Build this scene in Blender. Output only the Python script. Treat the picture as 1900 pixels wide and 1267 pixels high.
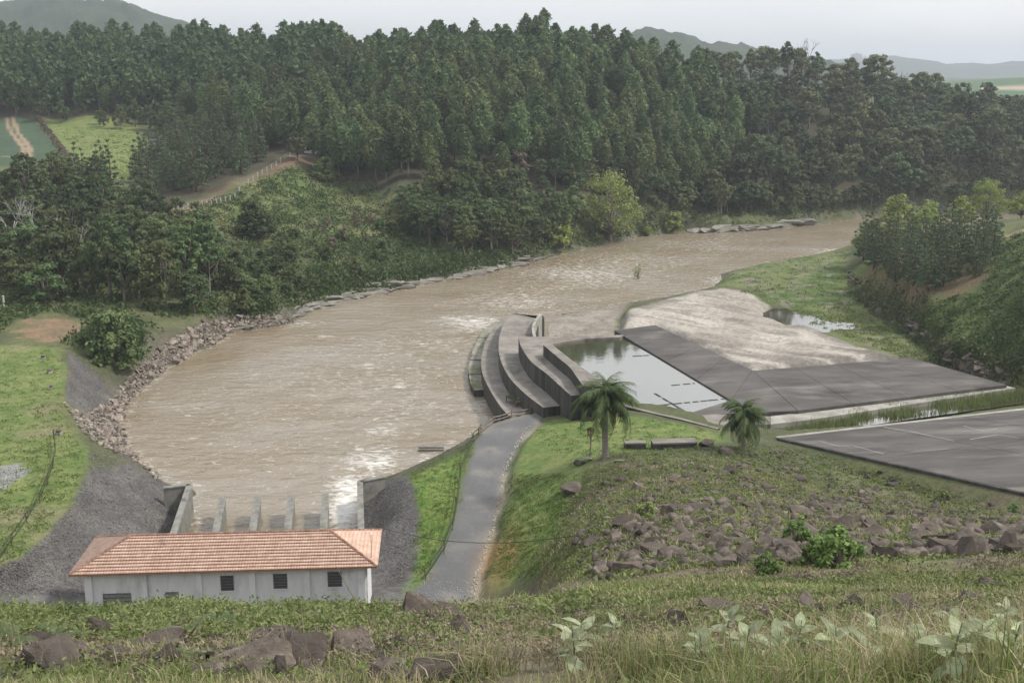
import bpy, bmesh, math, random
import numpy as np
from mathutils import Vector, Matrix
for o in list(bpy.data.objects): bpy.data.objects.remove(o)
S = bpy.context.scene
COL = S.collection
PI = math.pi
R = math.radians
# ------------------------------------------------------------------ camera
CAMZ, TILT, F = 47.0, R(13.5), 2100.0
cd = bpy.data.cameras.new('camera'); cam = bpy.data.objects.new('camera', cd); COL.objects.link(cam)
cam.location = (0, 0, CAMZ); cam.rotation_euler = (PI/2 - TILT, 0, 0)
cd.sensor_width = 36; cd.lens = F/1900*36; cd.clip_start = .1; cd.clip_end = 40000
S.camera = cam
# ------------------------------------------------------------------ sky and sun
SUN_EL, SUN_AZ = R(50), R(92)          # azimuth from the view direction (+Y) towards +X
w = bpy.data.worlds.new('World'); S.world = w; w.use_nodes = True
nt = w.node_tree; nt.nodes.clear()
N = lambda t: nt.nodes.new(t)
L = lambda a, b: nt.links.new(a, b)
sky = N('ShaderNodeTexSky'); sky.sky_type = 'NISHITA'; sky.sun_disc = False
sky.sun_elevation = SUN_EL; sky.sun_rotation = SUN_AZ; sky.air_density = 1.0; sky.dust_density = 3.0
skm = N('ShaderNodeVectorMath'); skm.operation = 'SCALE'; skm.inputs['Scale'].default_value = .10
L(sky.outputs[0], skm.inputs[0])
tc = N('ShaderNodeTexCoord'); mp = N('ShaderNodeMapping'); mp.inputs['Scale'].default_value = (1, 1, 3.2)
L(tc.outputs['Generated'], mp.inputs[0])
nz = N('ShaderNodeTexNoise'); nz.inputs['Scale'].default_value = 2.3; nz.inputs['Detail'].default_value = 5
nz.inputs['Roughness'].default_value = .52; L(mp.outputs[0], nz.inputs[0])
cr = N('ShaderNodeValToRGB'); cr.color_ramp.elements[0].position = .34; cr.color_ramp.elements[1].position = .66
cr.color_ramp.elements[0].color = (.73, .75, .77, 1); cr.color_ramp.elements[1].color = (.90, .905, .905, 1)
L(nz.outputs[0], cr.inputs[0])
mx = N('ShaderNodeMixRGB'); mx.inputs[0].default_value = .90
L(skm.outputs[0], mx.inputs[1]); L(cr.outputs[0], mx.inputs[2])
bg = N('ShaderNodeBackground'); bg.inputs[1].default_value = 1.0; wo = N('ShaderNodeOutputWorld')
L(mx.outputs[0], bg.inputs[0]); L(bg.outputs[0], wo.inputs[0])
sl = bpy.data.lights.new('sun', 'SUN'); sl.energy = 2.7; sl.angle = R(7); sl.color = (1, .955, .88)
so = bpy.data.objects.new('sun', sl); COL.objects.link(so)
sd_ = Vector((math.sin(SUN_AZ)*math.cos(SUN_EL), math.cos(SUN_AZ)*math.cos(SUN_EL), math.sin(SUN_EL)))
so.rotation_euler = sd_.to_track_quat('Z', 'Y').to_euler(); so.location = (150, 60, 200)
vs = S.view_settings
vs.view_transform = 'Standard'; vs.look = 'None'; vs.gamma = 1; vs.use_curve_mapping = False; vs.exposure = 0.44

S.cycles.max_bounces = 5; S.cycles.diffuse_bounces = 3; S.cycles.glossy_bounces = 2; S.cycles.transmission_bounces = 2; S.cycles.volume_bounces = 0; S.cycles.transparent_max_bounces = 4
S.cycles.use_denoising = True; S.cycles.use_adaptive_sampling = True; S.cycles.adaptive_threshold = .02; S.cycles.caustics_reflective = False; S.cycles.caustics_refractive = False

# ------------------------------------------------------------------ helpers
rng = np.random.default_rng(7)
random.seed(7)
_ct, _st = math.cos(TILT), math.sin(TILT)
def ray(px, py):
    xc, yc = (px-950)/F, (633.5-py)/F
    return np.array([xc, _ct + yc*_st, -_st + yc*_ct])
def at(px, py, z):
    d = ray(px, py); s = (z-CAMZ)/d[2]
    return np.array([d[0]*s, d[1]*s, z])
def atd(px, py, dist):
    d = ray(px, py); s = dist/d[1]
    return np.array([d[0]*s, dist, CAMZ + d[2]*s])
def V(p): return Vector((float(p[0]), float(p[1]), float(p[2])))

def _h(ix, iy, seed):
    n = (ix.astype(np.int64)*374761393 + iy.astype(np.int64)*668265263 + seed*1442695041) & 0xffffffff
    n = ((n ^ (n >> 13)) * 1274126177) & 0xffffffff
    n = (n ^ (n >> 16)) & 0xffffffff
    return n / 4294967295.0
def vnoise(x, y, seed=0):
    ix, iy = np.floor(x), np.floor(y); fx, fy = x-ix, y-iy
    fx = fx*fx*(3-2*fx); fy = fy*fy*(3-2*fy)
    a = _h(ix, iy, seed); b = _h(ix+1, iy, seed); c = _h(ix, iy+1, seed); d = _h(ix+1, iy+1, seed)
    return (a*(1-fx)+b*fx)*(1-fy) + (c*(1-fx)+d*fx)*fy
def fbm(x, y, s, oct=4, seed=0):
    v = 0; a = .5; t = 0; x = np.asarray(x, float)/s; y = np.asarray(y, float)/s
    for i in range(oct):
        v = v + a*vnoise(x, y, seed+i*17); t += a; a *= .5; x = x*2.03+3.1; y = y*2.03+1.7
    return v/t
def sstep(a, b, x):
    t = np.clip((x-a)/(b-a), 0, 1); return t*t*(3-2*t)
def sdist(x, y, poly, far=1e9):
    """signed distance, negative inside"""
    x = np.asarray(x, float); y = np.asarray(y, float)
    poly = np.asarray(poly)[:, :2]; n = len(poly)
    d2 = np.full(x.shape, 1e18); ins = np.zeros(x.shape, bool)
    for i in range(n):
        ax, ay = poly[i]; bx, by = poly[(i+1) % n]
        ex, ey = bx-ax, by-ay
        t = np.clip(((x-ax)*ex + (y-ay)*ey)/(ex*ex+ey*ey+1e-12), 0, 1)
        d2 = np.minimum(d2, (x-ax-t*ex)**2 + (y-ay-t*ey)**2)
        c = ((ay > y) != (by > y)) & (x < (bx-ax)*(y-ay)/(by-ay+1e-18) + ax)
        ins ^= c
    d = np.sqrt(d2); return np.where(ins, -d, d)
def poly_at(pts, z=0):
    return np.array([at(p[0], p[1], p[2] if len(p) > 2 else z) for p in pts])

def mesh_np(name, verts, faces, smooth=False, attrs=None, cols=None):
    """faces: (n,k) array, or list of arrays of different k"""
    me = bpy.data.meshes.new(name)
    verts = np.asarray(verts, np.float32)
    if isinstance(faces, np.ndarray): faces = [faces]
    loops = np.concatenate([f.ravel() for f in faces]).astype(np.int32)
    tot = np.concatenate([np.full(len(f), f.shape[1], np.int32) for f in faces])
    start = np.concatenate([[0], np.cumsum(tot)[:-1]]).astype(np.int32)
    me.vertices.add(len(verts)); me.vertices.foreach_set('co', verts.ravel())
    me.loops.add(len(loops)); me.loops.foreach_set('vertex_index', loops)
    me.polygons.add(len(tot)); me.polygons.foreach_set('loop_start', start); me.polygons.foreach_set('loop_total', tot)
    if smooth: me.polygons.foreach_set('use_smooth', np.ones(len(tot), bool))
    me.update(calc_edges=True)
    for k, v in (attrs or {}).items():
        a = me.attributes.new(k, 'FLOAT', 'POINT'); a.data.foreach_set('value', np.asarray(v, np.float32))
    for k, v in (cols or {}).items():
        a = me.attributes.new(k, 'FLOAT_COLOR', 'POINT')
        v = np.asarray(v, np.float32); v = np.concatenate([v, np.ones((len(v), 1), np.float32)], 1)
        a.data.foreach_set('color', v.ravel())
    return me
def obj(name, me, m=None, parent=None, kind=None, loc=None):
    o = bpy.data.objects.new(name, me); COL.objects.link(o)
    if m is not None and not me.materials: me.materials.append(m)
    if parent is not None: o.parent = parent
    if kind: o['kind'] = kind
    if loc is not None: o.location = V(loc)
    return o
def tag(o, label, cat, group=None):
    o['label'] = label; o['category'] = cat
    if group: o['group'] = group
    return o
def thing(name, label, cat, loc=(0, 0, 0), rz=0, group=None):
    o = bpy.data.objects.new(name, None); COL.objects.link(o); o.empty_display_size = .3
    o.location = V(loc); o.rotation_euler = (0, 0, rz)
    return tag(o, label, cat, group)

class MB:
    """collects vertices and faces (python lists)"""
    def __init__(s): s.v = []; s.f = []
    def add(s, v, f):
        k = len(s.v); s.v += [tuple(map(float, p)) for p in v]; s.f += [tuple(i+k for i in q) for q in f]; return s
    def box(s, x0, x1, y0, y1, z0, z1):
        return s.add([(x0,y0,z0),(x1,y0,z0),(x1,y1,z0),(x0,y1,z0),(x0,y0,z1),(x1,y0,z1),(x1,y1,z1),(x0,y1,z1)],
                     [(3,2,1,0),(4,5,6,7),(0,1,5,4),(1,2,6,5),(2,3,7,6),(3,0,4,7)])
    def tube(s, pts, rad, n=6, cap=True):
        pts = [Vector(p) for p in pts]; m = len(pts)
        if not hasattr(rad, '__len__'): rad = [rad]*m
        vs = []
        for i, p in enumerate(pts):
            d = (pts[min(i+1, m-1)] - pts[max(i-1, 0)]); d = d.normalized() if d.length > 1e-9 else Vector((0,0,1))
            a = d.cross(Vector((0,0,1)) if abs(d.z) < .95 else Vector((1,0,0))).normalized(); b = d.cross(a)
            for k in range(n):
                t = 2*PI*k/n; vs.append(p + (a*math.cos(t)+b*math.sin(t))*rad[i])
        fs = [(i*n+k, i*n+(k+1) % n, (i+1)*n+(k+1) % n, (i+1)*n+k) for i in range(m-1) for k in range(n)]
        if cap: fs += [tuple(range(n-1, -1, -1)), tuple((m-1)*n+k for k in range(n))]
        return s.add(vs, fs)
    def prism(s, top, zb):
        """top: list of (x,y,z) ring; vertical walls down to zb (number or list)"""
        n = len(top); zb = zb if hasattr(zb, '__len__') else [zb]*n
        a = sum(top[i][0]*top[(i+1) % n][1]-top[(i+1) % n][0]*top[i][1] for i in range(n))
        if a < 0: top = list(top)[::-1]; zb = list(zb)[::-1]
        vs = list(top) + [(p[0], p[1], z) for p, z in zip(top, zb)]
        return s.add(vs, [tuple(range(n)), tuple(range(2*n-1, n-1, -1))] + [(i, n+i, n+(i+1) % n, (i+1) % n) for i in range(n)])
    def mesh(s, name, smooth=False):
        me = bpy.data.meshes.new(name); me.from_pydata(s.v, [], s.f)
        if smooth: me.polygons.foreach_set('use_smooth', np.ones(len(me.polygons), bool))
        me.update(); return me
    def build(s, name, m, parent=None, smooth=False, kind=None): return obj(name, s.mesh(name, smooth), m, parent, kind)
def rebase(o, base):
    """move an object's origin to base (mesh given in world coordinates)"""
    o.data.transform(Matrix.Translation(-V(base))); o.location = V(base); return o

# ------------------------------------------------------------------ materials
def mat(name, c1, c2, scale=3., rough=.85, bump=0., bscale=None, detail=5, attr=None, avar=0., orand=0., hrand=0., trans=0., coords='Object',
        spec=.3, stretch=None, c3=None, scale3=1., mix3=(.45, .6), lo=.3, hi=.7):
    m = bpy.data.materials.new(name); m.use_nodes = True; t = m.node_tree; t.nodes.clear()
    n = lambda k: t.nodes.new(k); l = lambda a, b: t.links.new(a, b)
    out = n('ShaderNodeOutputMaterial'); p = n('ShaderNodeBsdfPrincipled'); p.inputs['Roughness'].default_value = rough
    p.inputs['Specular IOR Level'].default_value = spec
    tc = n('ShaderNodeTexCoord'); src = tc.outputs[coords]
    if stretch:
        mp = n('ShaderNodeMapping'); mp.inputs['Scale'].default_value = stretch; l(src, mp.inputs[0]); src = mp.outputs[0]
    nz = n('ShaderNodeTexNoise'); nz.inputs['Scale'].default_value = scale; nz.inputs['Detail'].default_value = detail
    nz.inputs['Roughness'].default_value = .62; l(src, nz.inputs[0])
    cr = n('ShaderNodeValToRGB'); cr.color_ramp.elements[0].position = lo; cr.color_ramp.elements[1].position = hi
    cr.color_ramp.elements[0].color = (*c1, 1); cr.color_ramp.elements[1].color = (*c2, 1); l(nz.outputs[0], cr.inputs[0])
    col = cr.outputs[0]
    if c3:
        n3 = n('ShaderNodeTexNoise'); n3.inputs['Scale'].default_value = scale3; n3.inputs['Detail'].default_value = 6; n3.inputs['Roughness'].default_value = .65; l(src, n3.inputs[0])
        r3 = n('ShaderNodeMapRange'); r3.inputs[1].default_value = mix3[0]; r3.inputs[2].default_value = mix3[1]; l(n3.outputs[0], r3.inputs[0])
        m3 = n('ShaderNodeMixRGB'); l(r3.outputs[0], m3.inputs[0]); l(col, m3.inputs[1]); m3.inputs[2].default_value = (*c3, 1); col = m3.outputs[0]
    if attr:
        a = n('ShaderNodeAttribute'); a.attribute_name = attr
        mm = n('ShaderNodeMixRGB'); mm.blend_type = 'MULTIPLY'; mm.inputs[0].default_value = 1; l(a.outputs['Color'], mm.inputs[1]); l(col, mm.inputs[2]); col = mm.outputs[0]
    if orand or hrand or avar:
        hs = n('ShaderNodeHueSaturation'); l(col, hs.inputs['Color']); col = hs.outputs[0]
        oi = n('ShaderNodeObjectInfo'); val = None
        mr = n('ShaderNodeMapRange'); mr.inputs[3].default_value = 1-orand; mr.inputs[4].default_value = 1+orand; l(oi.outputs['Random'], mr.inputs[0]); val = mr.outputs[0]
        if avar:
            a = n('ShaderNodeAttribute'); a.attribute_name = 'var'
            m2 = n('ShaderNodeMapRange'); m2.inputs[3].default_value = 1-avar; m2.inputs[4].default_value = 1+avar; l(a.outputs['Fac'], m2.inputs[0])
            mu = n('ShaderNodeMath'); mu.operation = 'MULTIPLY'; l(val, mu.inputs[0]); l(m2.outputs[0], mu.inputs[1]); val = mu.outputs[0]
        l(val, hs.inputs['Value'])
        if hrand:
            # a second pseudo random number from the first
            f = n('ShaderNodeMath'); f.operation = 'MULTIPLY'; f.inputs[1].default_value = 37.7; l(oi.outputs['Random'], f.inputs[0])
            g = n('ShaderNodeMath'); g.operation = 'FRACT'; l(f.outputs[0], g.inputs[0])
            h = n('ShaderNodeMapRange'); h.inputs[3].default_value = .5-hrand; h.inputs[4].default_value = .5+hrand; l(g.outputs[0], h.inputs[0]); l(h.outputs[0], hs.inputs['Hue'])
    l(col, p.inputs['Base Color'])
    if bump:
        nb = n('ShaderNodeTexNoise'); nb.inputs['Scale'].default_value = bscale or scale*2; nb.inputs['Detail'].default_value = 6; nb.inputs['Roughness'].default_value = .65; l(src, nb.inputs[0])
        b = n('ShaderNodeBump'); b.inputs['Strength'].default_value = min(1, bump); b.inputs['Distance'].default_value = max(.02, bump*.12)*1.0; l(nb.outputs[0], b.inputs['Height']); l(b.outputs[0], p.inputs['Normal'])
    sh = p.outputs[0]
    if trans:
        tr = n('ShaderNodeBsdfTranslucent'); l(col, tr.inputs[0]); ms = n('ShaderNodeMixShader'); ms.inputs[0].default_value = trans
        l(p.outputs[0], ms.inputs[1]); l(tr.outputs[0], ms.inputs[2]); sh = ms.outputs[0]
    l(sh, out.inputs[0]); return m
W1 = (1, 1, 1)
M = {}
M['ground'] = mat('ground_soil_and_grass', (.62,)*3, (1.3,)*3, 1.6, .95, .8, 5., attr='albedo', coords='Object', detail=8)
M['gravel'] = mat('road_gravel', (.86,)*3, (1.14,)*3, 2.5, .95, .3, 12., attr='albedo', detail=10)
M['far'] = mat('far_forested_hill', (.022, .032, .02), (.05, .066, .036), .02, .95, 0, detail=8, attr=None)
M['stone'] = mat('dark_stone', (.056, .045, .038), (.140, .114, .096), 2.2, .9, .8, 5., orand=.4, c3=(.21, .20, .18), scale3=2.3, mix3=(.58, .72))
M['stone_shore'] = mat('shore_stone', (.11, .09, .075), (.29, .25, .21), 1.3, .85, .5, 4., orand=.45, hrand=.02)
M['stone_pale'] = mat('pale_ledge_stone', (.13, .118, .10), (.30, .28, .25), .5, .8, .5, 2., orand=.25, c3=(.08, .085, .07), scale3=.35, mix3=(.5, .62))
M['gabion'] = mat('grey_riprap_stone', (.08, .075, .072), (.165, .155, .148), 3., .9, .4, 8., avar=.5)
M['conc'] = mat('weathered_dark_concrete', (.055, .051, .047), (.17, .16, .145), .35, .85, .25, 3., c3=(.26, .245, .22), scale3=.16, mix3=(.55, .75), stretch=(1, 1, 1), detail=8)
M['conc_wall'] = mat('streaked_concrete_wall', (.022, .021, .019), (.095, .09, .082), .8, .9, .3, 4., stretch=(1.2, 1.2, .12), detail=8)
M['conc_pale'] = mat('pale_concrete', (.19, .18, .16), (.40, .38, .34), .5, .85, .2, 3., detail=8)
M['slab'] = mat('spillway_slab_concrete', (.042, .038, .036), (.135, .122, .114), .16, .8, .15, 3., c3=(.21, .195, .18), scale3=.11, mix3=(.52, .72), stretch=(.6, 1.6, 1), detail=9, orand=.05)
M['joint'] = mat('pale_joint_mortar', (.10, .095, .09), (.26, .25, .235), 1.2, .9, 0)
M['pier'] = mat('tailrace_concrete', (.14, .14, .125), (.27, .26, .235), 1.2, .85, .2, 4., c3=(.07, .075, .06), scale3=.7, mix3=(.55, .7))
M['wall'] = mat('white_painted_render', (.66, .675, .70), (.76, .77, .79), 1.4, .8, .08, 14., stretch=(1, 1, .35), c3=(.46, .46, .47), scale3=.9, mix3=(.52, .75))
M['tile'] = mat('terracotta_roof_tile', (.49, .315, .24), (.63, .45, .365), 1.3, .8, .1, 20., avar=.09, c3=(.30, .19, .15), scale3=.55, mix3=(.62, .8))
M['ridge'] = mat('ridge_tile', (.17, .10, .075), (.33, .19, .14), 2., .85, .1, 10., orand=.25)
M['fascia'] = mat('eave_board', (.34, .17, .115), (.44, .23, .16), 2., .8)
M['dark'] = mat('dark_window_glass', (.012, .013, .013), (.03, .03, .03), 2., .25, spec=.5)
M['metal'] = mat('grey_metal', (.14, .14, .14), (.26, .26, .26), 5., .5)
M['wood'] = mat('weathered_bamboo', (.40, .36, .24), (.58, .53, .38), 4., .8, orand=.2)
M['post'] = mat('rusty_post', (.09, .06, .04), (.2, .14, .1), 5., .85)
M['white'] = mat('white_paint', (.48, .48, .46), (.66, .66, .64), 3., .7)
M['bark'] = mat('grey_bark', (.10, .085, .07), (.26, .23, .195), 1.2, .9, .3, 4., stretch=(1, 1, .2), orand=.3)
M['bark_red'] = mat('pine_bark', (.06, .04, .03), (.14, .09, .065), 1.5, .95, .3, 4.)
M['bark_pale'] = mat('pale_dead_wood', (.26, .25, .23), (.42, .40, .37), 1.5, .9)
M['palmtrunk'] = mat('palm_trunk', (.16, .145, .125), (.30, .275, .24), 2., .9, .3, 6., stretch=(.4, .4, 5))
def leafmat(k, name, c1, c2, o=.25, h=.02, tr=.3, av=.35, sc=.4): M[k] = mat(name, c1, c2, sc, .62, avar=av, orand=o, hrand=h, trans=tr, spec=.35)
leafmat('euc', 'eucalyptus_leaves', (.086, .130, .052), (.155, .202, .080), .34, .03, .4)
leafmat('native', 'native_forest_leaves', (.070, .100, .044), (.132, .158, .070), .45, .05, .35)
leafmat('wood', 'riverside_leaves', (.078, .118, .045), (.145, .185, .070), .34, .025, .38)
leafmat('bright', 'bright_young_leaves', (.24, .30, .085), (.34, .40, .13), .15, .01, .45)
leafmat('pineleaf', 'pine_needles', (.068, .104, .052), (.118, .160, .076), .22, .01, .2)
leafmat('shrub', 'shrub_leaves', (.12, .19, .05), (.20, .28, .08), .3, .025, .35)
leafmat('palm', 'palm_leaflets', (.075, .115, .042), (.13, .18, .065), .1, .01, .3)
leafmat('deadleaf', 'dry_palm_fronds', (.22, .15, .08), (.36, .26, .15), .2, .01, .2)
leafmat('fern', 'fern_fronds', (.10, .14, .065), (.17, .21, .11), .15, .02, .35)
leafmat('paleleaf', 'broad_pale_leaves', (.19, .24, .115), (.42, .44, .31), .22, .01, .35, .3, 3.)
leafmat('bank', 'undergrowth_leaves', (.05, .085, .028), (.11, .15, .05), .0, 0, .3, .5, .15)
leafmat('weeds', 'weed_leaves', (.115, .15, .05), (.22, .26, .095), .0, 0, .35, .45, .5)
leafmat('drybrush', 'brown_brush', (.13, .105, .075), (.24, .19, .14), .2, .01, .2)
M['grass'] = mat('meadow_grass', (.7,)*3, (1.25,)*3, .6, .7, attr='albedo', avar=.3, trans=.35)

# ------------------------------------------------------------------ outlines, traced on the levels they lie on
RIVER = poly_at([(322,1000),(356,985),(356,903),(305,897),(280,868),(255,850),(238,828),(224,792),(236,752),(268,716),(312,680),(352,655),(392,640),(440,612),
    (500,606),(545,600),(562,578),(625,560),(700,545),(790,527),(870,512),(975,490),(1032,474),(1100,457),(1180,440),(1270,429),(1330,432),
    (1420,428),(1520,415),(1610,404),(1720,400),(1950,398),(1950,440),(1720,448),(1600,452),(1560,466),(1450,482),(1340,507),(1326,532),(1240,550),
    (1168,561),(1085,574),(1006,583),(990,640),(1000,700),(930,770),(900,795),(835,830),(783,855),(720,884),(668,894),(668,1000)])
LAWN_L = poly_at([(-260,642),(60,641),(104,645),(122,672),(124,705),(112,735),(102,762),(132,792),(155,828),(160,880),(130,940),(90,990),(40,1036),(-40,1060),(-260,1090)], 6)
ROAD = poly_at([(700,1150),(745,1112),(795,1075),(832,1000),(850,940),(868,862),(884,815),(905,788),(955,772),(1012,764),(1000,782),(962,828),(937,880),(931,930),(913,1000),(893,1060),(882,1110),(868,1160)], 4)
LAWN_R = poly_at([(985,800,4.5),(1020,786,4.5),(1060,768,5),(1190,772,5),(1330,802,5),(1345,822,7),(1250,828,8),(1150,830,9),(1060,862,9),(1045,960,8.5),(1010,1050,7),(950,1075,6),(903,1072,5),(925,960,5),(945,870,4.5)])
STRIP = poly_at([(758,872,3.5),(884,813,4),(868,862,4),(850,940,4),(832,1000,4),(792,1078,4),(750,1105,4),(770,1050,4),(776,950,4)])
GABR = poly_at([(664,894,1.6),(712,884,1.6),(757,868,3.5),(776,950,4),(772,1045,4),(745,1080,4),(690,1085,3.6),(664,1000,1.6)])
GABL = poly_at([(352,903,1.6),(300,896,1.),(262,862,2),(165,870,6),(135,935,6),(92,988,6),(40,1036,6),(-40,1062,6),(-60,1110,4),(150,1110,4),(322,1000,1.6)])
GABL2 = poly_at([(124,650,6),(150,665,5.8),(210,705,3.5),(200,760,2.5),(165,775,4),(120,735,6),(128,690,6)])
POOL = poly_at([(1000,642),(1085,629),(1150,626),(1356,742),(1264,770),(1190,760),(1085,716),(1030,668)], 2)
CHANNEL = poly_at([(1340,790),(1420,776),(1500,766),(1870,716),(1990,705),(1990,742),(1880,750),(1700,775),(1450,812),(1330,806)], 2)
SHELF = poly_at([(1148,582),(1235,555),(1332,532),(1400,540),(1425,560),(1480,590),(1545,622),(1640,655),(1700,664),(1392,690),(1225,606),(1146,612)], 2.6)
RAPID = poly_at([(1000,588),(1060,578),(1165,560),(1150,584),(1146,612),(1140,626),(1060,632),(1010,640)], .8)
MARSH = poly_at([(1336,506),(1450,482),(1568,466),(1566,500),(1590,548),(1660,600),(1720,655),(1700,664),(1640,655),(1545,622),(1480,590),(1425,560),(1398,538),(1332,531)], 1.5)
PUDDLE = [poly_at([(1420,580),(1440,574),(1462,573),(1480,582),(1508,588),(1530,594),(1566,598),(1574,606),(1540,607),(1524,612),(1496,608),(1470,607),(1452,598),(1436,594)], 1.4)]
APRON = poly_at([(1138,616),(1215,602),(1392,687),(1692,663),(1885,712),(1500,766),(1420,776),(1340,790),(1262,772)], 2.2)
FIELD = poly_at([(-150,228,28),(62,226,28),(100,262,25.5),(128,300,22),(60,312,21.5),(-150,318,21)])
MEADOW = poly_at([(80,222,28.3),(252,236,27),(262,262,24.5),(248,330,18),(215,345,17),(150,300,22),(104,258,26)])
TRACK = poly_at([(290,400,14.2),(320,384,15.4),(540,291,22.3),(590,284,22.6),(600,296,21.8),(545,302,21.4),(430,350,17),(330,396,14.4)])
FENCEBANK = poly_at([(330,396,14.5),(545,302,21.4),(620,330,17),(720,380,12),(800,440,6),(560,470,6.5),(430,440,8)])
CUT = poly_at([(35,628,5.6),(55,592,6),(110,580,7),(155,590,6.5),(175,612,5.5),(150,632,5),(105,640,5.4)])

# ------------------------------------------------------------------ terrain height
CP = []
def cp(px, py, z): CP.append(tuple(at(px, py, z)))
def cd_(px, d, z):
    a = (px-950)/F; CP.append((a*d/ _ct*_ct, d, z))
for px, py, z in [
    # left yard and its slopes
    (-260,660,6),(-100,660,6),(60,650,6),(60,760,6),(0,860,6),(100,880,6),(40,1000,6),(-120,1000,6),(-260,1060,6),(120,668,6),(110,750,6),(155,850,6),
    (0,1075,4.4),(120,1095,4),(300,1075,3.6),(330,985,1.7),(340,920,1.5),(260,930,3),(200,990,3.8),(250,1040,3.2),
    # left shore
    (190,760,2.2),(215,700,2.4),(250,690,2),(330,640,2.4),(300,620,4),(200,640,5.2),(150,655,5.6),(60,600,6.2),(0,570,6.2),(-200,560,7),(400,610,2.5),(450,590,3.5),(200,560,6),(330,540,6),
    (0,480,8),(150,470,8),(300,470,8),(0,400,12.5),(150,400,12),(250,400,12.5),(480,560,4),(600,535,3.5),
    (0,316,21.5),(-200,316,22),(60,312,21.5),(0,250,26),(-200,230,28),(110,228,28),(200,262,25),(160,300,22),(250,330,18),(200,345,17.5),
    (320,390,15),(440,340,18.4),(540,295,22),(600,284,22.6),(300,300,20.5),(400,300,20.3),(380,265,24),(480,265,24),(640,275,22.5),
    (600,330,17),(700,380,12),(600,430,9),(450,430,9),(650,480,5.5),(520,480,7),(750,440,6.5),(740,345,17),(820,360,14.5),(700,520,2.5),(800,500,2.6),(880,480,3),(950,470,2.8),
    (900,390,11),(1000,400,8.5),(1100,410,6),(1050,450,2.6),(1150,425,2.6),(1250,405,4.5),(1270,420,1.6),(1350,415,1.6),(1450,408,1.6),(1550,398,1.8),(1350,395,5),(1500,388,5.5),(1650,385,5),(1800,382,5),(1950,380,6),
    # right bank
    (1340,515,1.2),(1450,500,1.5),(1550,480,1.5),(1560,520,1.6),(1500,560,1.6),(1600,600,1.6),(1450,590,1.6),(1250,580,2.6),(1400,640,2.6),(1640,650,2.4),
    (1700,650,1.8),(1870,716,2.),(1960,745,2.4),(1850,700,2.2),
    (1572,500,4.5),(1590,535,4.8),(1680,585,5),(1760,640,5),(1860,680,5.2),(1620,500,8),(1700,530,9),(1660,470,9.5),(1760,500,11),(1840,450,14),(1900,430,17),(1900,560,12),(1900,640,7.5),(2050,600,12),(2050,430,22),
    (1850,420,16),(1950,405,20),(1620,455,4),(1720,425,9),(2100,410,24),
    # middle: road, lawns, abutment
    (800,1080,4),(850,940,4),(900,860,4),(950,800,4),(1010,770,4),(760,900,3.7),(770,1040,4),(690,900,1.6),(690,1000,1.8),(720,1060,3),(830,840,2.6),(780,862,2),(900,795,1.6),
    (930,900,4.2),(920,1000,4.4),(960,880,5.4),(960,960,6),(945,1040,5.6),(1000,830,5.4),(1040,900,8),(1020,1000,7.4),(1050,800,5.6),(1150,790,5.2),(1300,800,5),(1120,848,9),(1380,828,8.6),(1250,830,8.4),(1200,768,4.6),
    (1340,800,4.6),(1440,818,4.6),(1080,950,9),
    (970,1068,7),(700,1110,4),(500,1120,4),
    ]: cp(px, py, z)
for px, d, z in [
    # the rockfill slope to the right of the lawn, and the steep face below the camera
    (1110,85,13),(1200,92,12.3),(1330,98,11.2),(1450,104,9),(1550,100,8.5),(1650,92,10),(1750,86,11.4),(1900,78,14),(1120,70,18.5),(1250,75,17),(1400,80,15.5),(1550,78,15.8),(1700,72,17.4),(1850,66,19.6),(2050,66,20),(2050,85,12.5),
    (1180,55,22.5),(1300,55,23.4),(1500,55,23.6),(1700,52,24.6),(1900,50,25.6),(2100,48,27),(1250,42,27.6),(1500,40,28.8),(1800,38,29.6),(2100,36,31),
    (1050,75,14),(1040,60,19),(1030,45,25.2),(1000,30,32.2),
    ]: cd_(px, d, z)
for px in (-900, -400, -100, 150, 400, 650, 880):
    for d, z in ((30,30.8),(42,23.0),(55,15.2),(66,8.2),(74,4.2)):
        cd_(px, d, z - (.0 if px > 500 else 0))
for px in (-900, -300, 0, 300, 600, 900, 1200, 1500, 1800, 2200):
    k = (px-950)/950
    bonus = .25*max(0, k)
    for d, z in ((1.0,45.35),(2.5,45.0),(4.5,44.22),(6.5,43.08),(9,41.9),(13,40.12),(17,38.38)): cd_(px, d, z + bonus*min(1, d/10))
    cd_(px, 22, 35.9 + (0 if px < 1000 else .3))
    if px > 1000: cd_(px, 30, 32.6)
ridge = [(-500,495,50),(-200,495,50.5),(0,495,50.5),(200,495,51),(400,480,51),(600,450,49.5),(800,415,48),(1000,405,47.5),(1100,405,46),(1200,408,41),(1300,425,41.5),(1450,440,42),(1600,450,34),(1750,460,27.5),(1900,475,21.5),(2200,520,12)]
for px, d, z in ridge:
    cd_(px, d, z); cd_(px, d*1.5, 14); cd_(px, d*2.2, 20 if px < 1600 else 26)
for px in (-900, 0, 900, 1500, 2200):
    for d in (2200, 4500, 6500): cd_(px, d, 22)
for px, d, z in [(1750,1150,30),(1850,1150,36),(1950,1150,42),(1700,1500,30),(1850,1500,34),(1750,800,14),(1900,800,16)]: cd_(px, d, z)
for px, d, z in [(0,432,28.5),(300,422,28),(420,392,26.5),(1300,385,19),(1500,395,18),(1700,405,14)]: cd_(px, d, z)
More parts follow.
